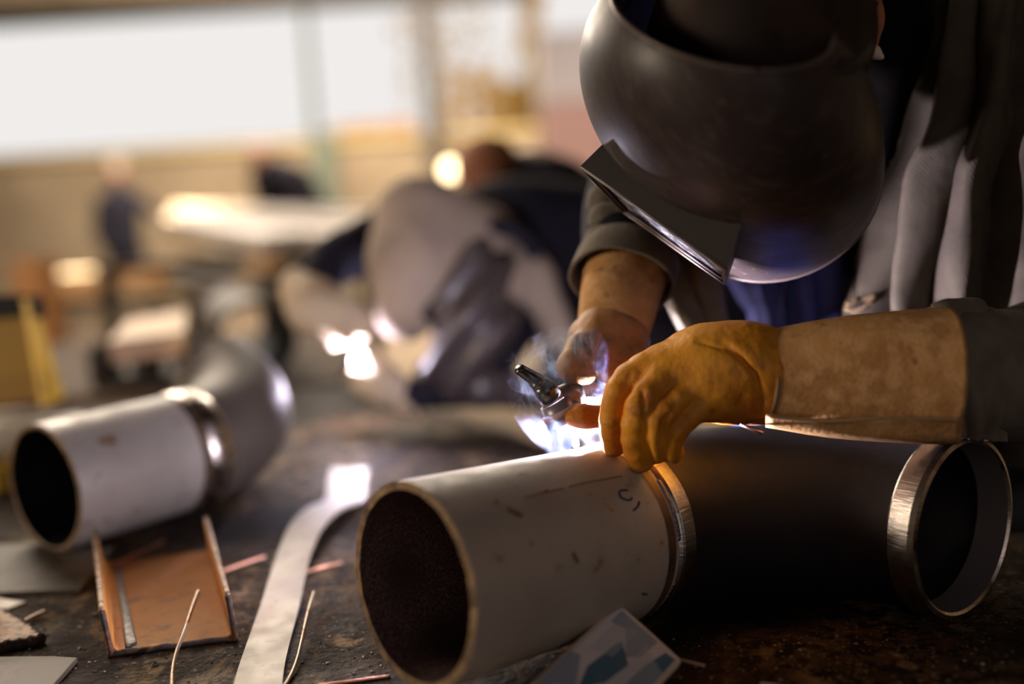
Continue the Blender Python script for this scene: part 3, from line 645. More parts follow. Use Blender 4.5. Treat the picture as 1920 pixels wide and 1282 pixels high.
side = nrm(A3(-dl[1], dl[0], .42)); RB = .165; ctr = c1 + dl * .02 + side * RB; arc = []
for a in np.linspace(0, math.radians(88), 30): arc.append(ctr - side * RB * math.cos(a) + dl * RB * math.sin(a))
arc = [c1 + dl * .004] + arc
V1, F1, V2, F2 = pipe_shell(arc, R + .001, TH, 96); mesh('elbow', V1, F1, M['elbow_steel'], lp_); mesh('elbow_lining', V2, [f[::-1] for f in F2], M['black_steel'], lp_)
T, _, _ = frames(arc); V, Fc = annulus(arc[-1], -T[-1], R - TH, R + .001, .0004); mesh('cut_edge', V, Fc, M['pipe_edge'], lp_)

# ================================================================== the welder
def camdir(a): a = nrm(a); return rt * a[0] - up * a[1] + fw * a[2]      # (right, down, away) -> world
NL, NR, FL = P(1090, 314, .920), P(1361, 503, .843), P(1169, 397, .995)
E_ = nrm(NR - NL); D_ = FL - NL; D_ = nrm(D_ - E_ * (D_ @ E_)); N_ = np.cross(E_, D_)
if N_ @ (P(1100, 900, .95) - NL) < 0: N_ = -N_
HC = P(1364, 210, .900)
welder = empty('person', (.55, 1.32, 0), 'person in dark welding helmet, olive jacket and orange gloves bent over the pipe', 'person')
hel = bpy.data.objects.new('welding_helmet', None); COL.objects.link(hel); hel.parent = welder; hel.matrix_parent_inverse = pworld(welder).inverted(); hel.location = Vector(HC)
hel['label'] = 'dark brown glossy welding helmet'
def shell_mesh():
    nt, na = 72, 128; V = []; Fc = []
    for i in range(nt):
        w_ = i / (nt - 1) * 2
        if w_ < 1: th_ = w_ * math.pi / 2; t = -math.cos(th_)
        else: t = w_ - 1
        if t < 0: q = math.sin(th_); a, b = .146 * q, .104 * q; off = 0
        else: a = .146 * (1 - .32 * t ** 2); b = .104 + .006 * t ** 2; off = .0 * t ** 2
        z = t * (.165 if t < 0 else .16)
        for k in range(na):
            f_ = 2 * math.pi * k / na; c, s_ = math.cos(f_), math.sin(f_)
            V.append(HC + E_ * (a * c + (.022 * t * t if t > 0 else 0)) + N_ * (b * s_ + off) + D_ * z)
    for i in range(nt - 1):
        for k in range(na): Fc.append((i * na + k, i * na + (k + 1) % na, (i + 1) * na + (k + 1) % na, (i + 1) * na + k))
    return V, Fc
V, Fc = shell_mesh()
bm = bmesh.new(); bv = [bm.verts.new(v) for v in V]
for f_ in Fc:
    try: bm.faces.new([bv[i] for i in f_])
    except Exception: pass
bmesh.ops.remove_doubles(bm, verts=bm.verts, dist=1e-5)
planes = [(P(1375, 22, .805), nrm(-camdir((-0.04, 1, 1.0)))), (HC + D_ * .135, D_)]
for co, no in planes: bmesh.ops.bisect_plane(bm, geom=bm.verts[:] + bm.edges[:] + bm.faces[:], plane_co=Vector(co), plane_no=Vector(no), clear_outer=True)
def loops(bm):
    es = [e for e in bm.edges if e.is_boundary]; left = set(es); out = []
    while left:
        e = left.pop(); lp = [e.verts[0], e.verts[1]]
        while True:
            nx_ = [x for x in lp[-1].link_edges if x in left]
            if not nx_: break
            x = nx_[0]; left.discard(x); lp.append(x.other_vert(lp[-1]))
        out.append([np.array(v.co) for v in lp])
    return out
RL = loops(bm)
bmesh.ops.recalc_face_normals(bm, faces=bm.faces)
vs = [np.array(v.co) for v in bm.verts]; bm.verts.index_update(); fs = [[v.index for v in f_.verts] for f_ in bm.faces]; bm.free()
mesh('shell', vs, fs, M['helmet'], hel, mods=(('SOLIDIFY', {'thickness': .003, 'offset': -1}),))
for L_ in RL:
    if len(L_) > 20:
        V, Fc = tube(L_[::2] + [L_[-1]], .0022, seg=8, caps=False); mesh('rim', V, Fc, M['helmet_rim'], hel)
# lens box
FRr = FL + E_ * .118
wE, = (np.linalg.norm(NR - NL),)
back = lambda p, inx, ind: p - N_ * .058 + E_ * inx + D_ * ind
quad = [NL, NR, FRr + E_ * .012, FL]
bq = [back(NL, .012, -.006), back(NR, -.02, -.006), back(FRr, -.01, .0), back(FL, .0, .0)]
g = G(); g.add(quad + bq, [(0, 4, 5, 1), (1, 5, 6, 2), (2, 6, 7, 3), (3, 7, 4, 0)]); g.build('lens_box', M['helmet_box'], hel, smooth=False, mods=(('SOLIDIFY', {'thickness': .003, 'offset': 0}),))
ctr_ = sum(quad) / 4
V, Fc = tube(quad + [quad[0]], .0016, seg=8, caps=False)
g = G()
for i in range(4): V, Fc = tube([quad[i], quad[(i + 1) % 4]], .0016, seg=8); g.add(V, Fc)
g.build('box_rim', M['helmet_rim'], hel)
inn = [p + (ctr_ - p) * .07 - N_ * .004 for p in quad]
V, Fc = prism(inn, .003, -N_); mesh('lens', V, Fc, M['lens'], hel, smooth=False)
g = G(); inn2 = [p + (ctr_ - p) * .05 - N_ * .002 for p in quad]
for i in range(4): V, Fc = tube([inn2[i], inn2[(i + 1) % 4]], .0012, seg=8); g.add(V, Fc)
g.build('lens_frame', M['helmet_rim'], hel)

# head, neck, torso, arms and seated legs: one continuous body
def body_main():
    s = SDF((-.05, .80, 0.0), (1.05, 1.95, 1.42), .0125)
    pel = A3(.66, 1.62, .52); chest = P(1640, 330, 1.33); neck = P(1560, -20, 1.18); head = HC - N_ * .045 - D_ * .02
    s.chain([pel, (pel + chest) / 2, chest], [.145, .135, .15]); s.chain([chest, neck], [.13, .07], .05); s.chain([neck, head], [.06, .065], .03)
    s.add(s.ell(head, (E_, N_, D_), (.074, .09, .105)), .03)
    s.add(s.ell(head + N_ * .088 + D_ * .01, (E_, N_, D_), (.014, .022, .025)), .012)          # nose
    s.add(s.ell(head + N_ * .065 + D_ * .075, (E_, N_, D_), (.035, .03, .03)), .02)            # jaw
    for q in (-1, 1): s.add(s.ell(head + E_ * q * .076, (E_, N_, D_), (.012, .02, .03)), .008)
    shR = P(1270, 250, 1.27); shL = P(1960, 160, 1.22)
    s.chain([chest, shR], [.12, .075], .04); s.chain([chest, shL], [.12, .08], .04)
    elR = P(1180, 430, 1.20); wrR = P(1150, 610, 1.03); s.chain([shR, elR, wrR], [.065, .042, .026], .02); s.chain([wrR, P(1130, 660, .99)], [.024, .022], .01)
    elL = P(2030, 760, 1.02); wrL = P(1450, 705, .905); s.chain([shL, elL, wrL], [.065, .045, .026], .02); s.chain([wrL, P(1330, 705, .90)], [.024, .026], .01)
    for q, dx in ((-1, -.10), (1, .12)):
        hip = pel + A3(dx, 0, 0); knee = A3(pel[0] + dx * 1.5, pel[1] - .30, .43); ank = A3(knee[0], knee[1] + .10, .07)
        s.chain([hip, knee, ank], [.085, .062, .042], .03); s.chain([ank, ank + A3(0, -.14, -.03)], [.04, .03], .01)
    return s.mesh('body', M['navy'], welder, smooth=3)
body_main()
st = empty('work_stool', (.66, 1.64, 0), 'low dark stool under the seated welder in orange gloves', 'stool')
V, Fc = tube([(.66, 1.64, .345), (.66, 1.64, .375)], .16, seg=32); mesh('seat', V, Fc, M['dark_steel'], st)
for a in range(4):
    an = a * math.pi / 2 + .78; V, Fc = tube([(.66 + .15 * math.cos(an), 1.64 + .15 * math.sin(an), 0), (.66 + .11 * math.cos(an), 1.64 + .11 * math.sin(an), .347)], .014, seg=8); mesh('leg', V, Fc, M['dark_steel'], st)
# cap and headgear seen above the helmet rim
s = SDF(HC - .16, HC + .16, .005); hd = HC - N_ * .05 - D_ * .025
s.add(s.ell(hd, (E_, N_, D_), (.092, .105, .118))); s.cut(-s.ell(hd - N_ * .5 + D_ * 0, (E_, N_, D_), (.6, .56, .6)), .004)
s.F = s.F + wobble(np.stack(np.meshgrid(*s.g, indexing='ij'), -1), 5, (60, 120), .003).astype(np.float32)
s.mesh('knitted_cap', M['headgear'], welder)
band = []
for a in np.linspace(-.15, math.pi + .15, 40): band.append(hd + E_ * .101 * math.cos(a) - D_ * .06 + N_ * (.112 * math.sin(a) - .01) - D_ * .05 * math.sin(a))
V, Fc = tube(band, .003, .011, seg=10, upv=D_); mesh('headband', V, Fc, M['helmet_box'], hel)
kn = P(1612, 22, .90); V, Fc = tube([kn, kn + camdir((.9, .3, -.3)) * .014], [.013, .012], seg=24); mesh('pivot_knob', V, Fc, M['helmet_box'], hel, mods=(('BEVEL', {'width': .002, 'segments': 2}),))
V, Fc = tube(catmull(PP([(1590, 44, .885), (1606, 40, .883), (1616, 20, .882), (1617, -5, .882)]), 16), .002, seg=8); mesh('wire_clip', V, Fc, M['bright_steel'], hel)
V, Fc = tube(catmull(PP([(1636, -60, .90), (1634, -10, .895), (1642, 30, .893), (1636, 66, .893), (1634, 96, .893)]), 30), [.0085 - .004 * max(0, (i - 18) / 12) for i in range(30)], [.004] * 30, seg=12, upv=fw); mesh('tan_strap', V, Fc, M['tan_strap'], hel)
s = SDF(P(1636, 104, .893) - .03, P(1636, 104, .893) + .03, .0012); s.chain(PP([(1622, 101, .893), (1638, 98, .893), (1652, 107, .893)]), [.003, .0058, .003], .003); s.mesh('strap_end', M['pale_tip'], hel)

# ------------------------------------------------------------------ left glove (nearest, on the pipe)
def left_glove():
    lo = P(1050, 640, .99); pts = [P(1035, 600, .84), P(1035, 900, 1.0), P(1470, 600, .84), P(1470, 900, 1.0), P(1035, 600, 1.0), P(1470, 900, .84), P(1470, 600, 1.0), P(1035, 900, .84)]
    s = SDF(np.min(pts, 0), np.max(pts, 0), .0016)
    gl = SDF(np.min(pts, 0), np.max(pts, 0), .0016)
    s.chain(PP([(1445, 706, .905), (1385, 694, .905), (1325, 700, .905), (1275, 712, .905)]), [.039, .036, .033, .026], 0, .03)
    s.chain(PP([(1400, 680, .90), (1300, 668, .90), (1235, 688, .90)]), [.025, .018, .014], .02, .01)
    s.chain(PP([(1400, 735, .90), (1330, 742, .895)]), [.022, .020], .02)
    k = .010
    Fp = s.F.copy()
    fing = [
        ([(1270, 682, .902), (1205, 692, .898), (1160, 732, .892), (1146, 785, .896), (1150, 832, .912)], [.0150, .0128, .0122, .0118, .0100]),
        ([(1290, 700, .893), (1235, 716, .882), (1196, 765, .872), (1189, 822, .880), (1202, 863, .894)], [.0150, .0128, .0122, .0120, .0108]),
        ([(1310, 725, .890), (1268, 748, .876), (1233, 790, .870), (1225, 828, .878), (1232, 850, .889)], [.0140, .0118, .0108, .0102, .0085]),
        ([(1335, 748, .892), (1300, 772, .880), (1268, 806, .876), (1257, 834, .882), (1263, 850, .890)], [.0135, .0112, .0100, .0094, .0078])]
    D4 = []
    for pts_, r_ in fing:
        e = None; Q = catmull(PP(pts_), 9); rr = np.interp(np.linspace(0, 1, 9), np.linspace(0, 1, 5), r_)
        for i in range(8):
            d = s.seg(Q[i], Q[i + 1], rr[i], rr[i + 1]); e = d if e is None else s.smin(e, d, .004)
        D4.append(e)
    Ff = D4[0]
    for d in D4[1:]: Ff = s.smin(Ff, d, .0012)
    s.F = s.smin(Fp, Ff, .009)
    # thumb reaching left to steady the rod
    s.chain(PP([(1330, 745, .93), (1230, 768, .948), (1150, 782, .945), (1092, 781, .940), (1076, 783, .940)]), [.020, .0160, .0125, .0122, .0105], .006, .006)
    # creases and seams
    gp = lambda L, dd=0: PP(L)
    s.groove(gp([(1183, 700, .882), (1166, 745, .876), (1162, 800, .880), (1166, 845, .893)]), .0016, .004)
    s.groove(gp([(1205, 735, .864), (1208, 780, .857), (1214, 830, .868), (1222, 860, .880)]), .0018, .004)
    s.groove(gp([(1262, 762, .862), (1243, 790, .861), (1240, 828, .868)]), .0016, .004)
    s.groove(gp([(1350, 640, .868), (1385, 668, .866), (1415, 700, .864), (1428, 745, .866), (1432, 780, .874)]), .0022, .006)
    s.groove(gp([(1310, 640, .874), (1345, 655, .870), (1375, 690, .868)]), .0012, .006)
    X = np.stack(np.meshgrid(*s.g, indexing='ij'), -1)
    s.F = s.F + wobble(X, 21, (70, 150, 320), .0022).astype(np.float32)
    o = s.mesh('left_glove', M['glove'], welder, smooth=2); return o
GLV = left_glove()
tip = catmull(PP([(1180, 830, .870), (1184, 700, .87)]), 2)
# cuff: a flattened suede gauntlet with a seam along its underside
def cuff(name, path, rx, ry, m, parent, ang0=0, upv=(0, 0, 1), wave=.0015, seed=3, power=.9, th=.0028, n=40):
    pth = catmull(path, n); rx_ = np.interp(np.linspace(0, 1, n), np.linspace(0, 1, len(rx)), rx); ry_ = np.interp(np.linspace(0, 1, n), np.linspace(0, 1, len(ry)), ry)
    V, Fc = tube(pth, rx_, ry_, seg=72, upv=upv, caps=False, power=power); V = np.array(V)
    c_ = np.repeat(pth, 72, axis=0); r_ = V - c_; rn = r_ / (np.linalg.norm(r_, axis=1)[:, None] + 1e-9)
    V = V + rn * wobble(V, seed, (28, 60, 140), wave)[:, None]
    return mesh(name, V, Fc, m, parent, mods=(('SOLIDIFY', {'thickness': th, 'offset': 0}),)), pth
LC, pth = cuff('glove_cuff', PP([(1424, 706, .905), (1500, 701, .90), (1600, 698, .893), (1700, 697, .888), (1772, 698, .885)]), [.038, .040, .046, .052, .056], [.038, .043, .050, .055, .0585], M['cuff'], GLV, upv=up)
# piping at the wrist joint, seam and gusset along the bottom
ringp = [pth[0] + rt * 0 + up * .040 * math.cos(a) - fw * .041 * math.sin(a) + rt * (.006 * math.sin(a)) for a in np.linspace(-math.pi, math.pi, 50)]
V, Fc = tube(ringp, .0022, seg=8, caps=False); mesh('cuff_piping', V, Fc, M['seam'], GLV)
V, Fc = tube(catmull(PP([(1440, 781, .862), (1500, 787, .857), (1560, 789, .851), (1650, 784, .842), (1740, 785, .837), (1803, 786, .834)]), 40), .0016, seg=8); mesh('cuff_seam', V, Fc, M['seam'], GLV)
rows = [[(1436, 778, .865), (1560, 788, .853), (1700, 785, .840), (1806, 785, .836)], [(1436, 795, .880), (1560, 812, .872), (1700, 822, .862), (1800, 825, .858)], [(1436, 798, .90), (1560, 818, .90), (1700, 828, .895), (1790, 830, .90)]]
drape('cuff_gusset', rows, M['cuff'], GLV, 24, 40, th=.003)
# sleeve going into the cuff
SL, _ = cuff('left_sleeve', PP([(1690, 695, .895), (1760, 690, .90), (1830, 690, .93), (1930, 700, .98), (2060, 640, 1.04), (2040, 400, 1.12), (1960, 180, 1.20)]), [.042, .047, .056, .062, .070, .080, .085], [.045, .052, .064, .066, .070, .080, .09], M['olive_dark'], welder, upv=up, wave=.009, seed=8, n=80, th=.003)
rows = [[(1745, 572, .885), (1800, 562, .90), (1850, 590, .92), (1880, 640, .93), (1898, 680, .94)], [(1760, 640, .868), (1810, 640, .872), (1850, 668, .875), (1880, 690, .90), (1900, 690, .93)], [(1775, 720, .866), (1820, 730, .866), (1855, 745, .872), (1880, 760, .90), (1892, 770, .93)], [(1790, 810, .885), (1820, 825, .88), (1855, 828, .885), (1878, 828, .90), (1886, 828, .93)]]
drape('sleeve_edge', rows, M['olive_dark'], welder, 50, 50, fold=lambda u, v: .006 * np.sin(9 * u + 3 * v) * np.exp(-((v - .4) / .5) ** 2) + .003 * np.sin(22 * v - 6 * u), th=.003)

# ------------------------------------------------------------------ right glove (further back, holding the torch)
def right_glove():
    c_ = P(1140, 690, .99); s = SDF(c_ - A3(.10, .13, .10), c_ + A3(.12, .13, .12), .0016)
    s.chain(PP([(1152, 612, 1.035), (1140, 650, 1.02), (1150, 690, 1.01)]), [.034, .036, .030], 0, .02)
    # thumb on the left, bent over the torch handle
    s.chain(PP([(1120, 640, 1.0), (1092, 658, .978), (1078, 686, .962), (1096, 703, .955)]), [.0190, .0175, .0165, .0105], .010, .006)
    for q in ([(1150, 640, .99), (1130, 672, .975), (1122, 706, .972), (1118, 730, .985)], [(1172, 650, .995), (1156, 684, .978), (1150, 720, .975), (1146, 742, .99)], [(1192, 662, 1.0), (1184, 700, .985), (1178, 734, .985), (1172, 752, 1.0)], [(1210, 680, 1.01), (1206, 716, .998), (1200, 745, 1.0), (1194, 758, 1.01)]):
        Q = catmull(PP(q), 8); e = None
        for i in range(7):
            d = s.seg(Q[i], Q[i + 1], .0125 - .0003 * i, .0122 - .0003 * i); e = d if e is None else s.smin(e, d, .004)
        s.F = s.smin(s.F, e, .004)
    s.groove(PP([(1088, 672, .955), (1105, 655, .962), (1130, 652, .965)]), .0015, .004)
    X = np.stack(np.meshgrid(*s.g, indexing='ij'), -1)
    s.F = s.F + wobble(X, 33, (90, 190, 420), .0028).astype(np.float32)
    return s.mesh('right_glove', M['glove_dirty'], welder, smooth=2)
GR = right_glove()
cuff('glove_cuff', PP([(1150, 622, 1.03), (1158, 580, 1.045), (1166, 540, 1.065), (1172, 512, 1.08)]), [.036, .039, .042, .044], [.034, .036, .038, .040], M['cuff'], GR, upv=-fw, seed=12)
V, Fc = tube(catmull(PP([(1088, 628, 1.03), (1100, 616, 1.0), (1140, 614, .99), (1180, 628, .995), (1208, 650, 1.01)]), 30), .002, seg=8); mesh('cuff_piping', V, Fc, M['seam'], GR)
cuff('right_sleeve', PP([(1168, 545, 1.065), (1172, 510, 1.085), (1176, 450, 1.12), (1190, 380, 1.17), (1240, 300, 1.22), (1340, 200, 1.28)]), [.040, .048, .050, .054, .066, .08], [.038, .045, .048, .052, .065, .085], M['navy'], welder, upv=-fw, wave=.006, seed=4, n=70)
# bunched folds along the outer edge of that sleeve and its olive hem
for q in ([(1118, 392, 1.13), (1130, 376, 1.12), (1160, 366, 1.12)], [(1120, 432, 1.11), (1132, 412, 1.10), (1165, 402, 1.10)], [(1112, 476, 1.10), (1126, 452, 1.085), (1160, 440, 1.085)]):
    s = SDF(np.min(PP(q), 0) - .035, np.max(PP(q), 0) + .035, .0025); s.chain(PP(q), [.010, .016, .018], 0, .01); s.mesh('sleeve_fold', M['olive_dark'], welder)
cuff('sleeve_hem', PP([(1178, 488, 1.092), (1173, 506, 1.080), (1168, 528, 1.070)]), [.0505, .0515, .0525], [.048, .050, .051], M['olive_dark'], welder, upv=-fw, wave=.005, seed=14, n=24, th=.004)

# ------------------------------------------------------------------ jacket panels and blue overalls
def ridge(x, w): return np.exp(-(x / w) ** 2)
rowsA = [  # left front panel (right in the picture), top to bottom
    [(1768, -90, 1.05), (1800, -90, 1.02), (1860, -90, 1.00), (1960, -90, 1.02), (2080, -90, 1.08)],
    [(1762, 40, 1.06), (1792, 40, 1.02), (1850, 40, .99), (1950, 40, 1.00), (2080, 40, 1.06)],
    [(1738, 160, 1.08), (1775, 160, 1.03), (1850, 160, .99), (1950, 160, .99), (2080, 160, 1.05)],
    [(1700, 260, 1.10), (1750, 260, 1.045), (1835, 260, 1.00), (1940, 260, .99), (2080, 260, 1.05)],
    [(1664, 340, 1.12), (1725, 340, 1.06), (1815, 340, 1.01), (1930, 340, 1.00), (2080, 340, 1.06)],
    [(1624, 440, 1.13), (1700, 440, 1.07), (1800, 440, 1.02), (1930, 440, 1.02), (2080, 440, 1.07)],
    [(1588, 540, 1.14), (1680, 540, 1.09), (1790, 540, 1.05), (1930, 540, 1.05), (2080, 540, 1.09)],
    [(1574, 660, 1.15), (1670, 660, 1.11), (1790, 660, 1.09), (1930, 660, 1.09), (2080, 660, 1.10)],
    [(1570, 860, 1.17), (1670, 860, 1.14), (1790, 860, 1.13), (1930, 860, 1.13), (2080, 860, 1.13)]]
def foldA(u, v):
    f = .020 * ridge(v - (.10 + .02 * u), .055) + .036 * ridge(v - (.345 - .03 * u), .055) + .034 * ridge(v - (.56 - .07 * u), .06) + .030 * ridge(v - (.82 - .12 * u), .08)
    f = f - .020 * ridge(v - (.225 - .01 * u), .035) - .024 * ridge(v - (.445 - .05 * u), .022) - .018 * ridge(v - (.68 - .1 * u), .05)
    f = f * (.45 + .55 * np.clip(u * 1.8, 0, 1)) + .012 * ridge(v - (.95 - 1.0 * u), .05) * np.clip((v - .5) * 4, 0, 1)
    return f + .0022 * np.sin(40 * v + 8 * u) * np.sin(9 * u + 2) + .003 * np.sin(23 * u + 9 * v)
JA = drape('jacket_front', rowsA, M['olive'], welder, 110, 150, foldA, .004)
rowsB = [
    [(1188, 330, 1.20), (1230, 330, 1.165), (1290, 330, 1.15), (1345, 330, 1.17)],
    [(1194, 400, 1.19), (1240, 400, 1.155), (1295, 400, 1.14), (1350, 400, 1.17)],
    [(1212, 470, 1.18), (1252, 470, 1.145), (1300, 470, 1.13), (1352, 470, 1.17)],
    [(1236, 535, 1.17), (1272, 535, 1.14), (1310, 535, 1.13), (1352, 535, 1.18)],
    [(1256, 585, 1.16), (1290, 585, 1.135), (1325, 585, 1.14), (1358, 585, 1.18)],
    [(1290, 650, 1.15), (1315, 650, 1.13), (1345, 650, 1.14), (1375, 650, 1.17)],
    [(1320, 760, 1.14), (1345, 760, 1.13), (1370, 760, 1.14), (1400, 760, 1.16)]]
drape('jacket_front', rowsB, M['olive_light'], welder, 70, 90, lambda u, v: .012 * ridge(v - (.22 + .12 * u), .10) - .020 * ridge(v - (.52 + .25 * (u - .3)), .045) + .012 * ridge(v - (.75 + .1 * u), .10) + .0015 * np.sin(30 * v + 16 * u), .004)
rowsC = [
    [(1350, 400, 1.24), (1400, 400, 1.21), (1480, 400, 1.195), (1560, 400, 1.20), (1660, 400, 1.24)],
    [(1358, 500, 1.24), (1400, 500, 1.205), (1480, 500, 1.185), (1560, 500, 1.19), (1650, 500, 1.23)],
    [(1385, 560, 1.23), (1420, 560, 1.20), (1490, 560, 1.175), (1560, 560, 1.18), (1640, 560, 1.22)],
    [(1405, 600, 1.22), (1435, 600, 1.19), (1500, 600, 1.17), (1560, 600, 1.175), (1640, 600, 1.21)],
    [(1380, 700, 1.20), (1430, 700, 1.18), (1500, 700, 1.165), (1560, 700, 1.17), (1640, 700, 1.20)],
    [(1370, 880, 1.19), (1430, 880, 1.17), (1500, 880, 1.16), (1560, 880, 1.165), (1640, 880, 1.19)]]
OV = drape('blue_overalls', rowsC, M['blue'], welder, 70, 130, lambda u, v: .012 * ridge(v - (.36 - .05 * u), .035) - .012 * ridge(v - (.44 - .05 * u), .025) + .010 * ridge(v - (.56 - .03 * u), .04) - .012 * ridge(v - .655, .018) + .010 * ridge(v - .74, .05) + .0012 * np.sin(50 * v), .004)
for nm, mt, L in (('pale_stitching', 'pale_thread', [(1470, 520, 1.170), (1467, 560, 1.163), (1462, 606, 1.158)]), ('green_stitching', 'green_thread', [(1486, 520, 1.172), (1482, 560, 1.163), (1478, 600, 1.158)]), ('green_stitching', 'green_thread', [(1396, 560, 1.20), (1412, 566, 1.19), (1428, 568, 1.185)])):
    Q = catmull(PP(L), 25); g = G()
    for i in range(0, 24, 2): V, Fc = tube([Q[i], Q[i + 1]], .0009, seg=6); g.add(V, Fc)
    g.build(nm, M[mt], OV)
# edge binding, hem stitching and the torn pocket slit on the jacket front
V, Fc = tube(catmull(PP([(1766, -60, 1.045), (1760, 40, 1.052), (1738, 160, 1.072), (1712, 225, 1.08), (1692, 262, 1.09), (1690, 290, 1.09), (1686, 303, 1.09), (1672, 306, 1.095)]), 60), .0032, seg=8); mesh('jacket_edge', V, Fc, M['olive_dark'], JA)
Q = catmull(PP([(1596, 545, 1.118), (1594, 575, 1.118), (1598, 605, 1.118)]), 16); g = G()
for i in range(0, 15, 2): V, Fc = tube([Q[i], Q[i + 1]], .0010, seg=6); g.add(V, Fc)
g.build('hem_stitching', M['seam'], JA)
def torn():
    a = P(1612, 562, 1.098); X = rt * .016 + up * .0045; g = G()
    V, Fc = tube(catmull([a - X, a - X * .3 - up * .004, a + X * .6 - up * .002, a + X], 14), .0022, seg=8); g.add(V, Fc)
    V, Fc = tube(catmull([a - X * 1.05 - up * .004, a - X * .2 - up * .011, a + X * .8 - up * .004], 14), .0020, seg=8); g.add(V, Fc)
    rr = random.Random(3)
    for _ in range(26):
        t = rr.uniform(-1, 1); b = a + X * t - up * rr.uniform(.001, .009); V, Fc = tube([b, b + up * rr.uniform(-.005, .006) + rt * rr.uniform(-.003, .003) - fw * .002], .0004, seg=5); g.add(V, Fc)
    g.build('frayed_tear', M['seam'], JA)
    V, Fc = tube(catmull([a - X * .9 - up * .003, a - up * .005, a + X * .8 - up * .002], 12), [.001 + .002 * math.sin(math.pi * i / 11) for i in range(12)], seg=8); mesh('tear_gap', V, Fc, M['navy'], JA)
torn()
# dark shirt showing between helmet and jacket
rowsD = [[(1560, -90, 1.16), (1640, -90, 1.12), (1720, -90, 1.10), (1790, -90, 1.12)], [(1580, 120, 1.17), (1640, 120, 1.13), (1700, 120, 1.12), (1780, 120, 1.13)], [(1560, 300, 1.2), (1620, 300, 1.16), (1680, 300, 1.14), (1740, 300, 1.15)], [(1540, 520, 1.24), (1600, 520, 1.2), (1650, 520, 1.18), (1700, 520, 1.18)]]
drape('work_shirt', rowsD, M['navy'], welder, 40, 50, lambda u, v: .006 * np.sin(11 * v + 4 * u))

# ------------------------------------------------------------------ torch held by the right glove
def torch():
    hd = P(1040, 752, .958); root = empty('welding_torch', hd, 'slim black torch with a pink ceramic cup held over the seam', 'torch')
    capd = nrm(P(972, 690, .93) - hd); cp0 = P(1016, 722, .948)
    V, Fc = tube([hd, P(1030, 742, .954)], [.0125, .0115], seg=28); mesh('torch_head', V, Fc, M['torch_grey'], root, mods=(('BEVEL', {'width': .002, 'segments': 3}),))
    V, Fc = tube([P(1032, 743, .954), P(1022, 730, .950), P(1012, 720, .947)], [.0120, .0110, .0085], seg=28); mesh('collar', V, Fc, M['torch_black'], root)
    V, Fc = tube([P(1013, 721, .947), P(1004, 712, .944), P(1002, 710, .9435), P(974, 692, .931), P(972, 690, .930)], [.0082, .0080, .0068, .0054, .0046], seg=24); mesh('back_cap', V, Fc, M['torch_black'], root)
    V, Fc = tube([hd, P(1052, 772, .959), P(1060, 790, .960)], [.0135, .0150, .0165], seg=32, caps=False); mesh('cup_collar', V, Fc, M['torch_grey'], root, mods=(('SOLIDIFY', {'thickness': .002}),))
    V, Fc = tube([P(1050, 768, .959), P(1055, 778, .959)], [.0172, .0176], seg=32, caps=False); mesh('cup_band', V, Fc, M['ceramic'], root, mods=(('SOLIDIFY', {'thickness': .0015}),))
    V, Fc = tube([P(1056, 782, .960), P(1059, 787, .960), P(1061, 790, .960), P(1068, 803, .961)], [.0160, .0150, .0115, .0113], seg=32, caps=False); mesh('ceramic_cup', V, Fc, M['torch_black'], root, mods=(('SOLIDIFY', {'thickness': .0015}),))
    V, Fc = tube([P(1062, 792, .960), P(1080, 824, .962)], [.0012, .0006], seg=8); mesh('electrode', V, Fc, M['bright_steel'], root)
    V, Fc = tube(catmull(PP([(1042, 750, .960), (1062, 742, .963), (1086, 740, .966)]), 12), [.0115] * 5 + [.012] * 7, seg=24); mesh('torch_neck', V, Fc, M['torch_grey'], root)
    V, Fc = tube(catmull(PP([(1086, 741, .966), (1112, 733, .972), (1140, 722, .985), (1170, 712, 1.0)]), 20), .0145, seg=32); mesh('handle', V, Fc, M['silver_spatter'], root, mods=(('BEVEL', {'width': .001, 'segments': 2}),))
    V, Fc = lathe(P(1086, 741, .966), nrm(P(1086, 741, .966) - P(1112, 733, .972)), [(.0145, 0), (.0152, .0006), (.0120, .001)], 32); mesh('handle_rim', V, Fc, M['torch_black'], root)
    V, Fc = tube(catmull(PP([(1170, 712, 1.0), (1240, 740, 1.06), (1330, 900, 1.2), (1360, 1100, 1.3)]), 30), .008, seg=12); mesh('cable', V, Fc, M['torch_black'], root)
torch()
s = SDF(ARC - .012, ARC + .012, .0006); s.chain([ARC - rt * .003 - A3(0, 0, .002), ARC - rt * .003 + A3(0, 0, .0035)], [.0030, .0024]); tag(s.mesh('arc_flame', M['arc']), 'blinding white welding arc on the seam of the grey pipe', 'arc')
# filler rod glimpsed under the near glove
a, b = P(1388, 795, .885), P(1430, 812, .880); V, Fc = tube([a, b], .0014, seg=8); V2_, F2_ = tube([b, P(1450, 808, .90)], .0014, seg=8)
g = G(); g.add(V, Fc); tag(g.build('filler_rod', M['copper']), 'short copper filler rod end glinting under the near orange glove', 'rod')

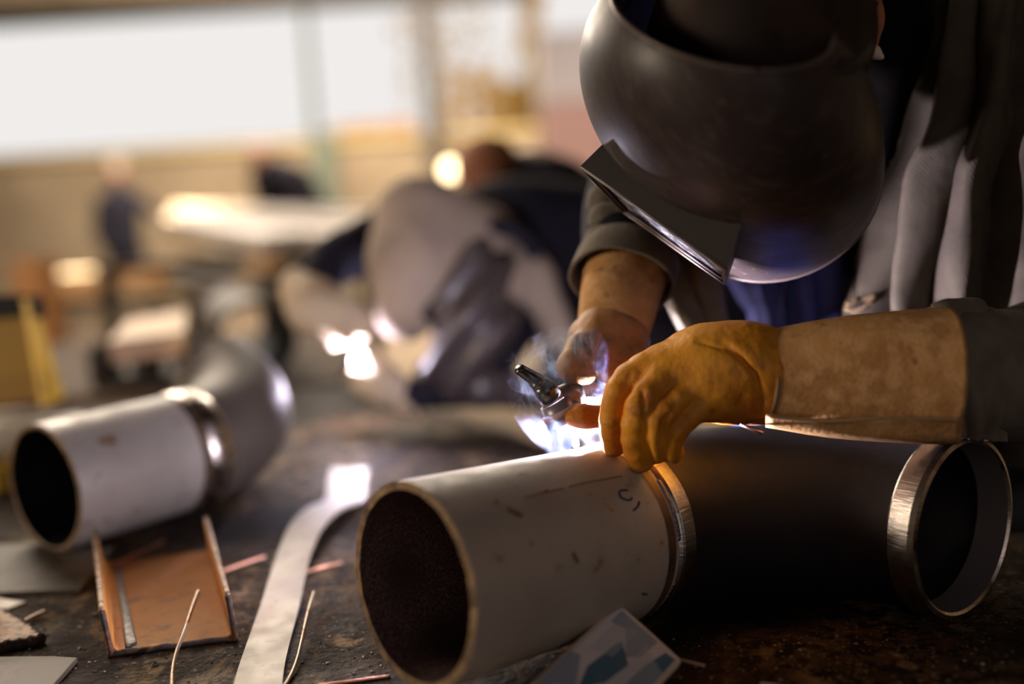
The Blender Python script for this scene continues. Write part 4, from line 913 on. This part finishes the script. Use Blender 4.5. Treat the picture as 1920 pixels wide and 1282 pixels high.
# ================================================================== people further back
def back_welder():
    root = empty('person', P(960, 700, 2.3) * A3(1, 1, 0), 'person in tan leather hood and dark sleeves welding at the far end of the table', 'person')
    s = SDF((-.75, 1.55, 0), (.95, 3.0, 1.30), .02)
    pel = A3(.52, 2.55, .80); ch = P(960, 450, 2.22); hd = P(880, 560, 1.88)
    s.chain([pel, (pel + ch) / 2 + A3(0, 0, .03), ch], [.15, .15, .14]); s.chain([ch, hd], [.09, .07], .05); s.add(s.ell(hd, (rt, up, fw), (.065, .09, .08)), .03)
    sh = P(745, 435, 2.12); el = P(625, 490, 2.0); wr = P(575, 545, 1.90)
    s.chain([ch, sh], [.11, .07], .05); s.chain([sh, el, wr], [.065, .055, .035], .02)
    sh2 = P(980, 580, 2.08); wr2 = P(735, 745, 1.86); s.chain([ch, sh2, P(900, 720, 1.88), wr2], [.1, .06, .045, .03], .04)
    for q in (-1, 1):
        k_ = pel + A3(q * .12, .05, -.38); s.chain([pel + A3(q * .09, 0, 0), k_, A3(k_[0], k_[1] + .06, .07)], [.10, .07, .05], .04); s.chain([A3(k_[0], k_[1] + .06, .07), A3(k_[0] - .12, k_[1] - .06, .045)], [.045, .04], .01)
    s.mesh('body', M['navy'], root)
    _q = [P(690, 320, 1.75), P(1010, 640, 2.05)]; s = SDF(np.min(_q, 0) - .16, np.max(_q, 0) + .16, .008)
    s.chain(PP([(775, 420, 1.90), (780, 500, 1.86), (765, 580, 1.84)]), [.075, .080, .055], 0, .05)
    s.chain(PP([(790, 410, 1.93), (860, 450, 1.92), (930, 510, 1.92)]), [.066, .078, .070], .05, .04)
    s.chain(PP([(920, 440, 1.98), (1000, 520, 1.96), (1050, 630, 1.96)]), [.055, .04, .03], .05, .02)
    X = np.stack(np.meshgrid(*s.g, indexing='ij'), -1); s.F = s.F + wobble(X, 2, (22, 50), .008).astype(np.float32)
    hood = s.mesh('leather_hood', M['hood'], root)
    V, Fc = tube(catmull(PP([(1010, 480, 1.90), (960, 430, 1.88), (890, 445, 1.855), (835, 520, 1.82), (800, 600, 1.80)]), 40), .016, .010, seg=10, upv=fw); mesh('hood_binding', V, Fc, M['navy'], hood)
    s = SDF(P(900, 600, 1.80) - .20, P(900, 600, 1.80) + .20, .006)
    s.chain(PP([(905, 520, 1.84), (890, 610, 1.82), (850, 690, 1.83)]), [.062, .072, .055], 0, .04)
    X = np.stack(np.meshgrid(*s.g, indexing='ij'), -1); W_ = X @ nrm(rt * .75 - up * .6)
    s.F = s.F + (.010 * np.sin(W_ * 95 + 1.0)).astype(np.float32) + wobble(X, 4, (30, 60), .006).astype(np.float32)
    s.mesh('face_shield', M['hood_dark'], root)
    s = SDF(P(800, 720, 1.8) - .2, P(900, 720, 1.85) + .2, .008); s.chain(PP([(800, 700, 1.86), (900, 725, 1.86), (1000, 735, 1.92)]), [.028, .034, .04], 0, .03); s.mesh('neck_flap', M['hood_dark'], root)
    s = SDF(P(610, 580, 1.86) - .15, P(610, 580, 1.86) + .15, .005)
    s.chain(PP([(562, 540, 1.92), (590, 575, 1.88), (650, 590, 1.86)]), [.040, .048, .036], 0, .03)
    for a_, b_ in (((650, 575, 1.85), (690, 605, 1.86)), ((640, 595, 1.84), (680, 625, 1.85)), ((625, 605, 1.84), (655, 637, 1.85)), ((600, 605, 1.84), (625, 640, 1.86))): s.chain(PP([a_, b_]), [.019, .014], .006)
    s.mesh('right_glove', M['tan_glove'], root)
    s = SDF(P(700, 690, 1.86) - .12, P(700, 690, 1.86) + .12, .005); s.chain(PP([(760, 745, 1.87), (720, 715, 1.86), (690, 668, 1.87)]), [.035, .032, .018], 0, .02); s.chain(PP([(720, 715, 1.85), (668, 700, 1.86)]), [.022, .014], .008); s.chain(PP([(725, 735, 1.85), (672, 722, 1.86)]), [.022, .014], .008)
    s.mesh('left_glove', M['tan_glove'], root)
back_welder()
# small fittings he is joining
f0 = PZ(625, 742, TZ); rr_ = empty('pipe_fitting', f0, 'short shiny pipe stub under the second welder, catching his arc', 'pipe fitting')
V, Fc = lathe(f0, (0, 0, 1), [(.030, 0), (.030, .075), (.026, .075), (.026, 0)], 32); mesh('pipe_stub', V, Fc, M['bright_steel'], rr_)
f1 = PZ(672, 745, TZ); rr_ = empty('flange', f1, 'bright steel flange beside the short pipe stub at the second arc', 'flange')
V, Fc = lathe(f1, (0, 0, 1), [(.045, 0), (.045, .014), (.024, .014), (.022, .045), (.017, .045), (.017, 0)], 32); mesh('flange_disc', V, Fc, M['bright_steel'], rr_)
s = SDF(ARC2 - .02, ARC2 + .02, .002); s.chain([ARC2 - A3(0, 0, .012), ARC2 - A3(0, 0, .006)], [.004, .003]); tag(s.mesh('arc_flame', mat('arc_core_far', (1, 1, 1), .5, emit=((.93, .86, 1.0), 40))), 'white arc glow between the gloves of the second welder', 'arc')

def person(name, x, y, label, H=1.72, h=.03, top='navy', legs='navy', skin='skin', lean=(0, 0), arms=None, yaw=0, bend=None, hat=None):
    root = empty(name, (x, y, 0), label, 'person')
    b = A3(x, y, 0); c_, s_ = math.cos(yaw), math.sin(yaw); L = lambda q: b + A3(q[0] * c_ - q[1] * s_, q[0] * s_ + q[1] * c_, q[2]) * H
    s = SDF(b - A3(.75, .75, 0), b + A3(.75, .75, H + .1), h)
    pel = L((0, 0, .53)); ch = L((lean[0] * .5, lean[1] * .5, .74 if bend is None else bend)); nk = L((lean[0], lean[1], .84 if bend is None else bend + .07)); hd = L((lean[0] * 1.25, lean[1] * 1.25, .93 if bend is None else bend + .12))
    s.chain([pel, ch], [.16, .18], 0); s.chain([ch, nk], [.13, .06], .05); s.chain([nk, hd], [.05, .06], .02); s.add(s.ell(hd, ((1, 0, 0), (0, 1, 0), (0, 0, 1)), (.075, .095, .115)), .02)
    for q in (-1, 1):
        hip = L((q * .055, 0, .50)); kn_ = L((q * .07, -.04 * q, .28)); an = L((q * .075, .02 * q, .04)); s.chain([hip, kn_, an], [.09, .06, .042], .04); s.chain([an, L((q * .085, .02 * q - .09, .022))], [.04, .035], .01)
    for q, arm in zip((-1, 1), arms or (((-.14, -.02, .62), (-.12, -.12, .5)), ((.14, -.02, .62), (.12, -.12, .5)))):
        s0 = ch + A3(q * .17 * c_, q * .17 * s_, .05); s.chain([ch, s0], [.09, .06], .04); s.chain([s0, L(arm[0]), L(arm[1])], [.058, .046, .032], .03)
    s.mesh('body', M[top], root, smooth=2)
    s2 = SDF(hd - .16, hd + .16, .012); s2.add(s2.ell(hd + A3(0, -.004, -.005), ((1, 0, 0), (0, 1, 0), (0, 0, 1)), (.078, .097, .112))); s2.chain([hd + A3(0, -.09, -.01), hd + A3(0, -.115, -.03)], [.012, .014], .01); s2.mesh('head_skin', M[skin], root)
    if hat:
        s3 = SDF(hd - .17, hd + .19, .012); s3.add(s3.ell(hd + A3(0, .012, .03), ((1, 0, 0), (0, 1, 0), (0, 0, 1)), (.088, .105, .105))); s3.cut(-(s3.ell(hd + A3(0, 0, .63), ((1, 0, 0), (0, 1, 0), (0, 0, 1)), (.6, .6, .6))), .01); s3.mesh('hat', M[hat], root)
    return root
w1 = P(232, 440, 9.4)
person('person', w1[0], w1[1], 'person in dark work clothes standing far off by the low wall', 1.70, .03, hat='grey_hat', arms=(((-.13, -.05, .62), (-.10, -.05, .50)), ((.20, -.04, .68), (.28, -.10, .60))), yaw=.2)
w2 = P(556, 400, 7.3)
person('person', w2[0], w2[1], 'person in dark jacket bending behind the long pale bars', 1.66, .03, lean=(-.10, -.05), bend=.78)
def stooping():
    root = empty('person', P(1090, 600, 2.9) * A3(1, 1, 0), 'dark clothed person stooping between the second welder and the container', 'person')
    b = P(1100, 600, 2.9); s = SDF((b[0] - .9, b[1] - .8, 0), (b[0] + .6, b[1] + .7, 1.45), .025)
    pel = P(1120, 520, 2.95); ch = P(1030, 395, 2.8); hd = P(915, 322, 2.75)
    s.chain([pel, (pel + ch) / 2 + A3(0, 0, .03), ch], [.17, .17, .16], 0, .05); s.chain([ch, hd], [.10, .07], .06); s.add(s.ell(hd, (rt, up, fw), (.085, .085, .10)), .02)
    for q in (-1, 1):
        k_ = A3(pel[0] + q * .12, pel[1] - .02, .45); s.chain([pel + A3(q * .09, 0, 0), k_, A3(k_[0], k_[1] + .1, .08)], [.11, .075, .05], .05); s.chain([A3(k_[0], k_[1] + .1, .08), A3(k_[0] - .1, k_[1] - .1, .045)], [.045, .04], .01)
        sh = ch + A3(0, q * .17, 0); s.chain([ch, sh], [.12, .07], .05); s.chain([sh, sh + A3(-.12, -.05, -.28), sh + A3(-.30, -.08, -.36)], [.065, .05, .035], .03)
    s.mesh('body', M['navy'], root)
    s = SDF(hd - .16, hd + .18, .012); s.add(s.ell(hd + up * .012 , (rt, up, fw), (.094, .09, .108))); s.mesh('head_cover', mat('rust_red_cap', (.30, .12, .06), .8), root)
    s = SDF(P(985, 300, 2.75) - .16, P(985, 300, 2.75) + .16, .012); s.chain(PP([(955, 312, 2.74), (1020, 312, 2.76)]), [.045, .05], 0); s.mesh('grey_collar', M['bars'], root)
stooping()

# ================================================================== scraps on the table
def zq(pts, z=TZ): return [PZ(x, y, z if len(q) < 1 else z) for (x, y, *q) in pts]
def plate(name, pts, th, m, label, cat, edge=None, z=0.0):
    top = [PZ(x, y, TZ + th + z) for x, y in pts]; c_ = sum(top) / len(top)
    root = empty(name, (c_[0], c_[1], TZ + z), label, cat)
    V, Fc = prism(top, th); mesh('plate_face', V, Fc, M[m], root, smooth=False, mods=(('BEVEL', {'width': min(.0008, th * .3), 'segments': 2}),))
    if edge:
        g = G()
        for i in edge[0]:
            a, b = top[i], top[(i + 1) % len(top)]; n = max(5, int(np.linalg.norm(b - a) / .003)); Q = np.array([a + (b - a) * t for t in np.linspace(0, 1, n)])
            Q = Q + wobble(Q, 5 + i, (400, 900), .0012)[:, None] * A3(0, 0, 1) - A3(0, 0, th * .5)
            rr = th * .55 * (1 + .25 * np.array([math.sin(k * 1.9 + i) for k in range(n)])); V, Fc = tube(Q, rr * .8, rr, seg=8); g.add(V, Fc)
        g.build('burnt_edge', M[edge[1]], root)
    return root
plate('steel_plate', [(-60, 1112), (0, 1110), (150, 1104), (218, 1022), (60, 1018), (-60, 1022)], .005, 'plate', 'flat dull steel plate between the left pipe and the rusty channel', 'plate')
plate('rusty_plate', [(-60, 1215), (76, 1190), (52, 1168), (5, 1142), (-60, 1146)], .010, 'rust_edge', 'pointed rusty plate offcut with a burnt front edge at the left', 'offcut', ((0, 1, 2), 'burnt'))
plate('steel_offcut', [(-60, 1300), (85, 1300), (145, 1232), (100, 1229), (-60, 1231)], .005, 'plate', 'smooth grey curved offcut in the bottom left corner', 'offcut')
plate('bright_chip', [(-10, 1138), (14, 1141), (50, 1127), (20, 1124), (-10, 1118)], .002, 'strip', 'small bright triangular chip behind the rusty plate offcut', 'offcut')
s = SDF(P(0, 1060, .98) - .04, P(0, 1060, .98) + .05, .0018); q_ = PZ(0, 1140, TZ + .012)
s = SDF(q_ - A3(.05, .03, .02), q_ + A3(.04, .03, .085), .002)
s.chain([q_ + A3(-.012, 0, .0), q_ + A3(-.006, 0, .03), q_ + A3(-.010, 0, .050), q_ + A3(-.024, 0, .055)], [.006, .005, .006, .006], 0, .003); tag(s.mesh('bent_hook', M['rust_edge']), 'curled rusty hook standing at the left edge of the picture', 'hook')

def channel():
    t = .0055
    nl, nr = PZ(203, 1232, TZ), PZ(447, 1200, TZ); fl, fr = PZ(187, 1062, TZ), PZ(402, 1038, TZ)
    root = empty('rusty_channel', (nl + nr + fl + fr) / 4, 'short rusty orange steel channel standing open side up on the table', 'steel channel')
    Xd = nrm(nr - nl); Yl = fl - nl; Yr = fr - nr; H = .047
    z = A3(0, 0, 1)
    def slab(a, b, c_, d_, th, nv, name, m): V, Fc = prism([a, b, c_, d_], th, nv); return mesh(name, V, Fc, M[m], root, smooth=False, mods=(('BEVEL', {'width': .001, 'segments': 2}),))
    slab(nl + z * t, nr + z * t, fr + z * t, fl + z * t, t, -z, 'web', 'rust')
    tiltL, tiltR = z * H - Xd * .004, z * H - Xd * .003
    slab(nl, nl + tiltL, fl + tiltL, fl, t, Xd, 'flange', 'rust'); slab(nr, nr + tiltR, fr + tiltR, fr, t, -Xd, 'flange', 'rust')
    # fillets inside, worn bright top edges and flame-cut front edge
    g = G()
    for a, b, s_ in ((nl + Xd * t, fl + Xd * t, 1), (nr - Xd * t, fr - Xd * t, -1)):
        V, Fc = prism([a + z * t, a + z * (t + .004) , a + z * (t + .0012) + Xd * s_ * .0018, a + z * t + Xd * s_ * .0045], np.linalg.norm(b - a), b - a); g.add(V, Fc)
    g.build('fillet', M['rust'], root, smooth=False)
    for a, b in ((nl + tiltL + Xd * t * .5, fl + tiltL + Xd * t * .5), (nr + tiltR - Xd * t * .5, fr + tiltR - Xd * t * .5)):
        Q = np.array([a + (b - a) * q for q in np.linspace(0, 1, 30)]); V, Fc = tube(Q, .0026 + wobble(Q, 3, (300,), .0005), .0014, seg=8); mesh('worn_edge', V, Fc, M['rust_edge'], root)
    g = G()
    for a, b, n in ((nl + tiltL + Xd * .003, nl + Xd * .003 + z * .002, 26), (nl + z * .003, nr + z * .003, 80), (nr + z * .002 - Xd * .003, nr + tiltR - Xd * .003, 26)):
        Q = np.array([a + (b - a) * q for q in np.linspace(0, 1, n)]) - nrm(Yl) * .001; w_ = wobble(Q, 13, (260, 700), .0014)
        V, Fc = tube(Q + w_[:, None] * z * .8, .0034 + w_ * .5, .0030 + w_ * .5, seg=8); g.add(V, Fc)
    g.build('burnt_edge', M['burnt'], root)
    a = nl + Xd * .022 + z * (t + .0004); b = fl + Xd * .020 + z * (t + .0004); Q = [a + (b - a) * q for q in np.linspace(.01, .97, 20)]
    V, Fc = tube(Q, np.linspace(.0055, .0022, 20), .0006, seg=8); mesh('mill_scale_stripe', V, Fc, M['mill_scale'], root)
channel()
# bright bent strip
def strip():
    L = [(435, 1300, 0), (449, 1250, 0), (470, 1190, .0), (488, 1140, .002), (507, 1080, .006), (524, 1030, .010), (545, 985, .013), (575, 955, .010), (609, 938, .004), (615, 905, .001), (622, 880, 0)]
    Rr = [(528, 1300, 0), (534, 1250, 0), (548, 1190, .0), (561, 1140, .002), (573, 1080, .006), (585, 1035, .010), (606, 990, .013), (640, 957, .010), (682, 938, .004), (686, 905, .001), (690, 880, 0)]
    A_ = catmull([PZ(x, y, TZ + .002 + z) for x, y, z in L], 60); B_ = catmull([PZ(x, y, TZ + .002 + z) for x, y, z in Rr], 60)
    V = np.concatenate([A_, B_]); Fc = [(i, i + 60, i + 61, i + 1) for i in range(59)]
    o = mesh('steel_strip', V, Fc, M['strip'], mods=(('SOLIDIFY', {'thickness': .0022, 'offset': 1}),)); o.data.polygons.foreach_set('use_smooth', [False] * len(o.data.polygons)); tag(o, 'long bright flat steel strip with a bend, left of the big pipe mouth', 'steel strip')
strip()
def rod(name, pts, r_, m, label, group=None, cat='rod', square=False):
    Q = catmull([PZ(x, y, TZ + r_ + z) for x, y, z in pts], 30); V, Fc = tube(Q, r_, seg=4 if square else 10); return tag(mesh(name, V, Fc, M[m]), label, cat, group)
rod('bent_wire', [(322, 1310, .0), (323, 1262, .004), (330, 1225, .010), (345, 1185, .018), (360, 1140, .026), (372, 1108, .032)], .0019, 'wire', 'bent steel wire rising in front of the rusty channel')
rod('bent_wire', [(520, 1300, 0), (540, 1276, 0), (556, 1240, .003), (566, 1200, .008), (577, 1150, .014), (589, 1110, .020)], .0018, 'wire', 'bent steel wire between the bright strip and the big pipe mouth')
rod('copper_rod', [(216, 1056, .004), (262, 1036, .006), (308, 1014, .008)], .0018, 'copper', 'copper rod poking out behind the left flange of the channel', 'copper filler rods on the table')
rod('copper_rod', [(418, 1070, .001), (460, 1055, .003), (497, 1043, .004)], .0018, 'copper', 'copper rod between the channel and the bright strip', 'copper filler rods on the table')
rod('copper_rod', [(560, 1078, 0), (600, 1064, 0), (640, 1055, .0)], .0018, 'copper', 'copper rod end showing right of the bright strip', 'copper filler rods on the table')
rod('copper_rod', [(598, 1284, 0), (660, 1277, 0), (732, 1267, 0)], .0014, 'copper', 'thin copper rod at the bottom edge, below the big pipe mouth', 'copper filler rods on the table')
rod('steel_pin', [(40, 1168, .001), (62, 1156, .002), (85, 1146, .003)], .0022, 'wire', 'short pale steel pin beside the pointed rusty plate')
rod('steel_sliver', [(1262, 1232, .002), (1290, 1240, .003), (1322, 1248, .001)], .0016, 'strip', 'bright thin sliver poking out right of the blue and white packet')
rod('steel_sliver', [(1425, 1281, .001), (1450, 1284, .001), (1475, 1290, .001)], .0016, 'strip', 'tiny bright sliver at the bottom edge, in the dark right half')
# crumbs of slag
rr = random.Random(5); g = G(); g2 = G()
def crumb(p, s_):
    V = []; 
    ph = [nrm([rr.uniform(-1, 1) for _ in range(3)]) for _ in range(8)]
    bmq = bmesh.new(); bmesh.ops.create_icosphere(bmq, subdivisions=1, radius=1)
    V = [np.array(v.co) * (1 + .35 * rr.uniform(-1, 1)) * s_ * A3(1, 1, .55) + p for v in bmq.verts]; bmq.verts.index_update(); Fq = [[v.index for v in f_.verts] for f_ in bmq.faces]; bmq.free(); return V, Fq
for i in range(620):
    x = rr.uniform(0, 760); y = rr.uniform(1000, 1282)
    if rr.random() < .35: x = rr.uniform(1250, 1900); y = rr.uniform(1190, 1282)
    s_ = rr.choice([.0006, .0008, .001, .0013, .0018]); p = PZ(x, y, TZ + s_ * .3); (g if rr.random() < .8 else g2).add(*crumb(p, s_))
for (x, y, s_) in ((290, 1245, .0042), (210, 1180, .0030), (235, 1160, .0026), (180, 1150, .004), (312, 1232, .0022), (150, 1215, .0024)): g.add(*crumb(PZ(x, y, TZ + s_ * .3), s_))
o = g.build('slag_crumbs', M['slag'], smooth=False); tag(o, 'dark crumbs of slag and grit scattered over the table top', 'slag', kind='stuff')
o = g2.build('bright_grit', M['slag_pale'], smooth=False); tag(o, 'pale specks of grinding grit scattered over the table top', 'grit', kind='stuff')

# ------------------------------------------------------------------ blue and white packet leaning in the foreground
def packet():
    a = P(1160, 1124, .862); b = P(1283, 1236, .835); c_ = P(800, 1428, .715); X = b - a; Y = c_ - a; Y = Y - nrm(X) * (Y @ nrm(X)); n = nrm(np.cross(X, Y))
    if n @ fw > 0: n = -n
    root = empty('rod_packet', a + X * .5 + Y, 'blue and white printed packet leaning on the grey pipe in the foreground', 'packet')
    lx, ly = np.linalg.norm(X), np.linalg.norm(Y); ex, ey = nrm(X), nrm(Y)
    at = lambda u, v, h=0.0: a + ex * u * lx + ey * v * lx + n * h      # units of the short side
    vy = ly / lx
    V, Fc = box(at(.5, vy / 2, -.007), ex * lx / 2, ey * ly / 2, n * .007); mesh('carton', V, Fc, M['box_card'], root, smooth=False, mods=(('BEVEL', {'width': .0045, 'segments': 4}),))
    def patch(name, pts, m, h): V, Fc = prism([at(u, v, h) for u, v in pts], .0004, -n); return mesh(name, V, Fc, M[m], root, smooth=False)
    patch('label', [(.07, .07), (.94, .05), (.96, vy - .05), (.05, vy - .05)], 'label_white', .0006)
    patch('blue_field', [(.12, .10), (.66, .08), (.64, .40), (.52, .55), (.30, .26), (.12, .32)], 'label_mid', .0010)
    patch('blue_field', [(.93, .10), (.94, .95), (.72, 1.05), (.74, .42), (.80, .12)], 'label_blue', .0010)
    patch('blue_field', [(.36, .42), (.60, .60), (.56, .98), (.40, 1.30), (.30, 1.0)], 'label_blue', .0011)
    patch('blue_field', [(.05, 1.0), (.16, .95), (.5, 1.5), (.5, 2.2), (.06, 2.2)], 'label_mid', .0009)
    g = G()
    for k in range(9):
        u = .60 + .038 * k; v0 = .24 + .015 * k; g.add(*prism([at(u, v0, .0013), at(u + .017, v0, .0013), at(u + .017, v0 + .95 - .02 * k, .0013), at(u, v0 + .95 - .02 * k, .0013)], .0003, -n))
    for k in range(7):
        u = .18 + .036 * k; v0 = .30 - .02 * k; g.add(*prism([at(u, v0, .0013), at(u + .015, v0, .0013), at(u + .015, v0 + .5, .0013), at(u, v0 + .5, .0013)], .0003, -n))
    g.build('fine_print', mat('print_pale', (.50, .58, .66), .5), root, smooth=False)
    ci = [at(.33 + .14 * math.cos(t), 1.52 + .14 * math.sin(t), .0014) for t in np.linspace(0, 6.28, 33)[:-1]]; V, Fc = prism(ci, .0003, -n); mesh('round_spot', V, Fc, M['pale_tip'], root, smooth=False)
packet()

# ================================================================== smoke curling up from the arc (a real scattering volume)
def smoke():
    m = bpy.data.materials.new('smoke'); m.use_nodes = True; nt = m.node_tree; N = nt.nodes; L = nt.links; N.clear()
    out = N.new('ShaderNodeOutputMaterial'); pv = N.new('ShaderNodeVolumeScatter'); pv.inputs['Color'].default_value = (.48, .60, 1.0, 1); pv.inputs['Anisotropy'].default_value = .1
    L.new(pv.outputs[0], out.inputs['Volume'])
    tc = N.new('ShaderNodeTexCoord')
    def math_(op, a, b=None, c=None):
        n = N.new('ShaderNodeMath'); n.operation = op
        for i, v in enumerate((a, b, c)):
            if v is None: continue
            if isinstance(v, (int, float)): n.inputs[i].default_value = v
            else: L.new(v, n.inputs[i])
        return n.outputs[0]
    def noise(scale, dist, det, vec):
        n = N.new('ShaderNodeTexNoise'); n.inputs['Scale'].default_value = scale; n.inputs['Distortion'].default_value = dist; n.inputs['Detail'].default_value = det; n.inputs['Roughness'].default_value = .45
        L.new(vec, n.inputs['Vector']); return n.outputs['Fac']
    mp = N.new('ShaderNodeMapping'); mp.inputs['Scale'].default_value = (1, 1, .62); L.new(tc.outputs['Object'], mp.inputs[0]); v = mp.outputs[0]
    a = noise(27, 1.8, 1.0, v); b = noise(17, 2.6, .6, v)
    s1 = math_('POWER', math_('MAXIMUM', math_('SUBTRACT', 1.0, math_('MULTIPLY', math_('ABSOLUTE', math_('SUBTRACT', a, .5)), 24.0)), 0.0), 2.5)
    s2 = math_('POWER', math_('MAXIMUM', math_('SUBTRACT', 1.0, math_('MULTIPLY', math_('ABSOLUTE', math_('SUBTRACT', b, .47)), 20.0)), 0.0), 2.5)
    sm = math_('ADD', math_('ADD', s1, s2), .006)
    ln = N.new('ShaderNodeVectorMath'); ln.operation = 'LENGTH'; L.new(tc.outputs['Object'], ln.inputs[0])
    fall = N.new('ShaderNodeMapRange'); fall.inputs[1].default_value = .0; fall.inputs[2].default_value = .115; fall.inputs[3].default_value = 1.0; fall.inputs[4].default_value = 0.0; L.new(ln.outputs['Value'], fall.inputs[0])
    near = N.new('ShaderNodeMapRange'); near.inputs[1].default_value = .0; near.inputs[2].default_value = .09; near.inputs[3].default_value = .0; near.inputs[4].default_value = 1.0; L.new(ln.outputs['Value'], near.inputs[0])
    m2 = N.new('ShaderNodeMapping'); m2.inputs['Scale'].default_value = (1.0, 1.5, 0); m2.inputs['Location'].default_value = (.018, 0, 0); L.new(tc.outputs['Object'], m2.inputs[0])
    l2 = N.new('ShaderNodeVectorMath'); l2.operation = 'LENGTH'; L.new(m2.outputs[0], l2.inputs[0])
    rad = N.new('ShaderNodeMapRange'); rad.interpolation_type = 'SMOOTHSTEP'; rad.inputs[1].default_value = .018; rad.inputs[2].default_value = .060; rad.inputs[3].default_value = 1.0; rad.inputs[4].default_value = 0.0; L.new(l2.outputs['Value'], rad.inputs[0])
    sm = math_('MULTIPLY', sm, rad.outputs[0])
    L.new(math_('MULTIPLY', math_('MULTIPLY', sm, math_('MULTIPLY', math_('POWER', fall.outputs[0], .8), math_('MULTIPLY_ADD', math_('POWER', near.outputs[0], 4.0), 1.0, .0006))), SMOKE_D), pv.inputs['Density'])
    s = SDF(ARC - A3(.12, .06, .02), ARC + A3(.06, .05, .15), .003)
    s.chain(PP([(1086, 838, .955), (1070, 790, .945), (1050, 740, .940), (1060, 680, .945), (1075, 610, .955)]), [.014, .034, .042, .038, .024], 0, .02)
    s.chain(PP([(1060, 770, .945), (1010, 720, .938), (970, 690, .935)]), [.030, .028, .018], .02)
    V = None
    o = s.mesh('smoke', m, smooth=3)
    # put the object origin on the arc so that the smoke thins away from it
    d = Vector(ARC) - o.location; o.data.transform(Matrix.Translation(-d)); o.location = Vector(ARC)
    tag(o, 'bluish smoke curling up round the torch from the nearest arc', 'smoke', kind='stuff')
SMOKE_D = 250.0
smoke()
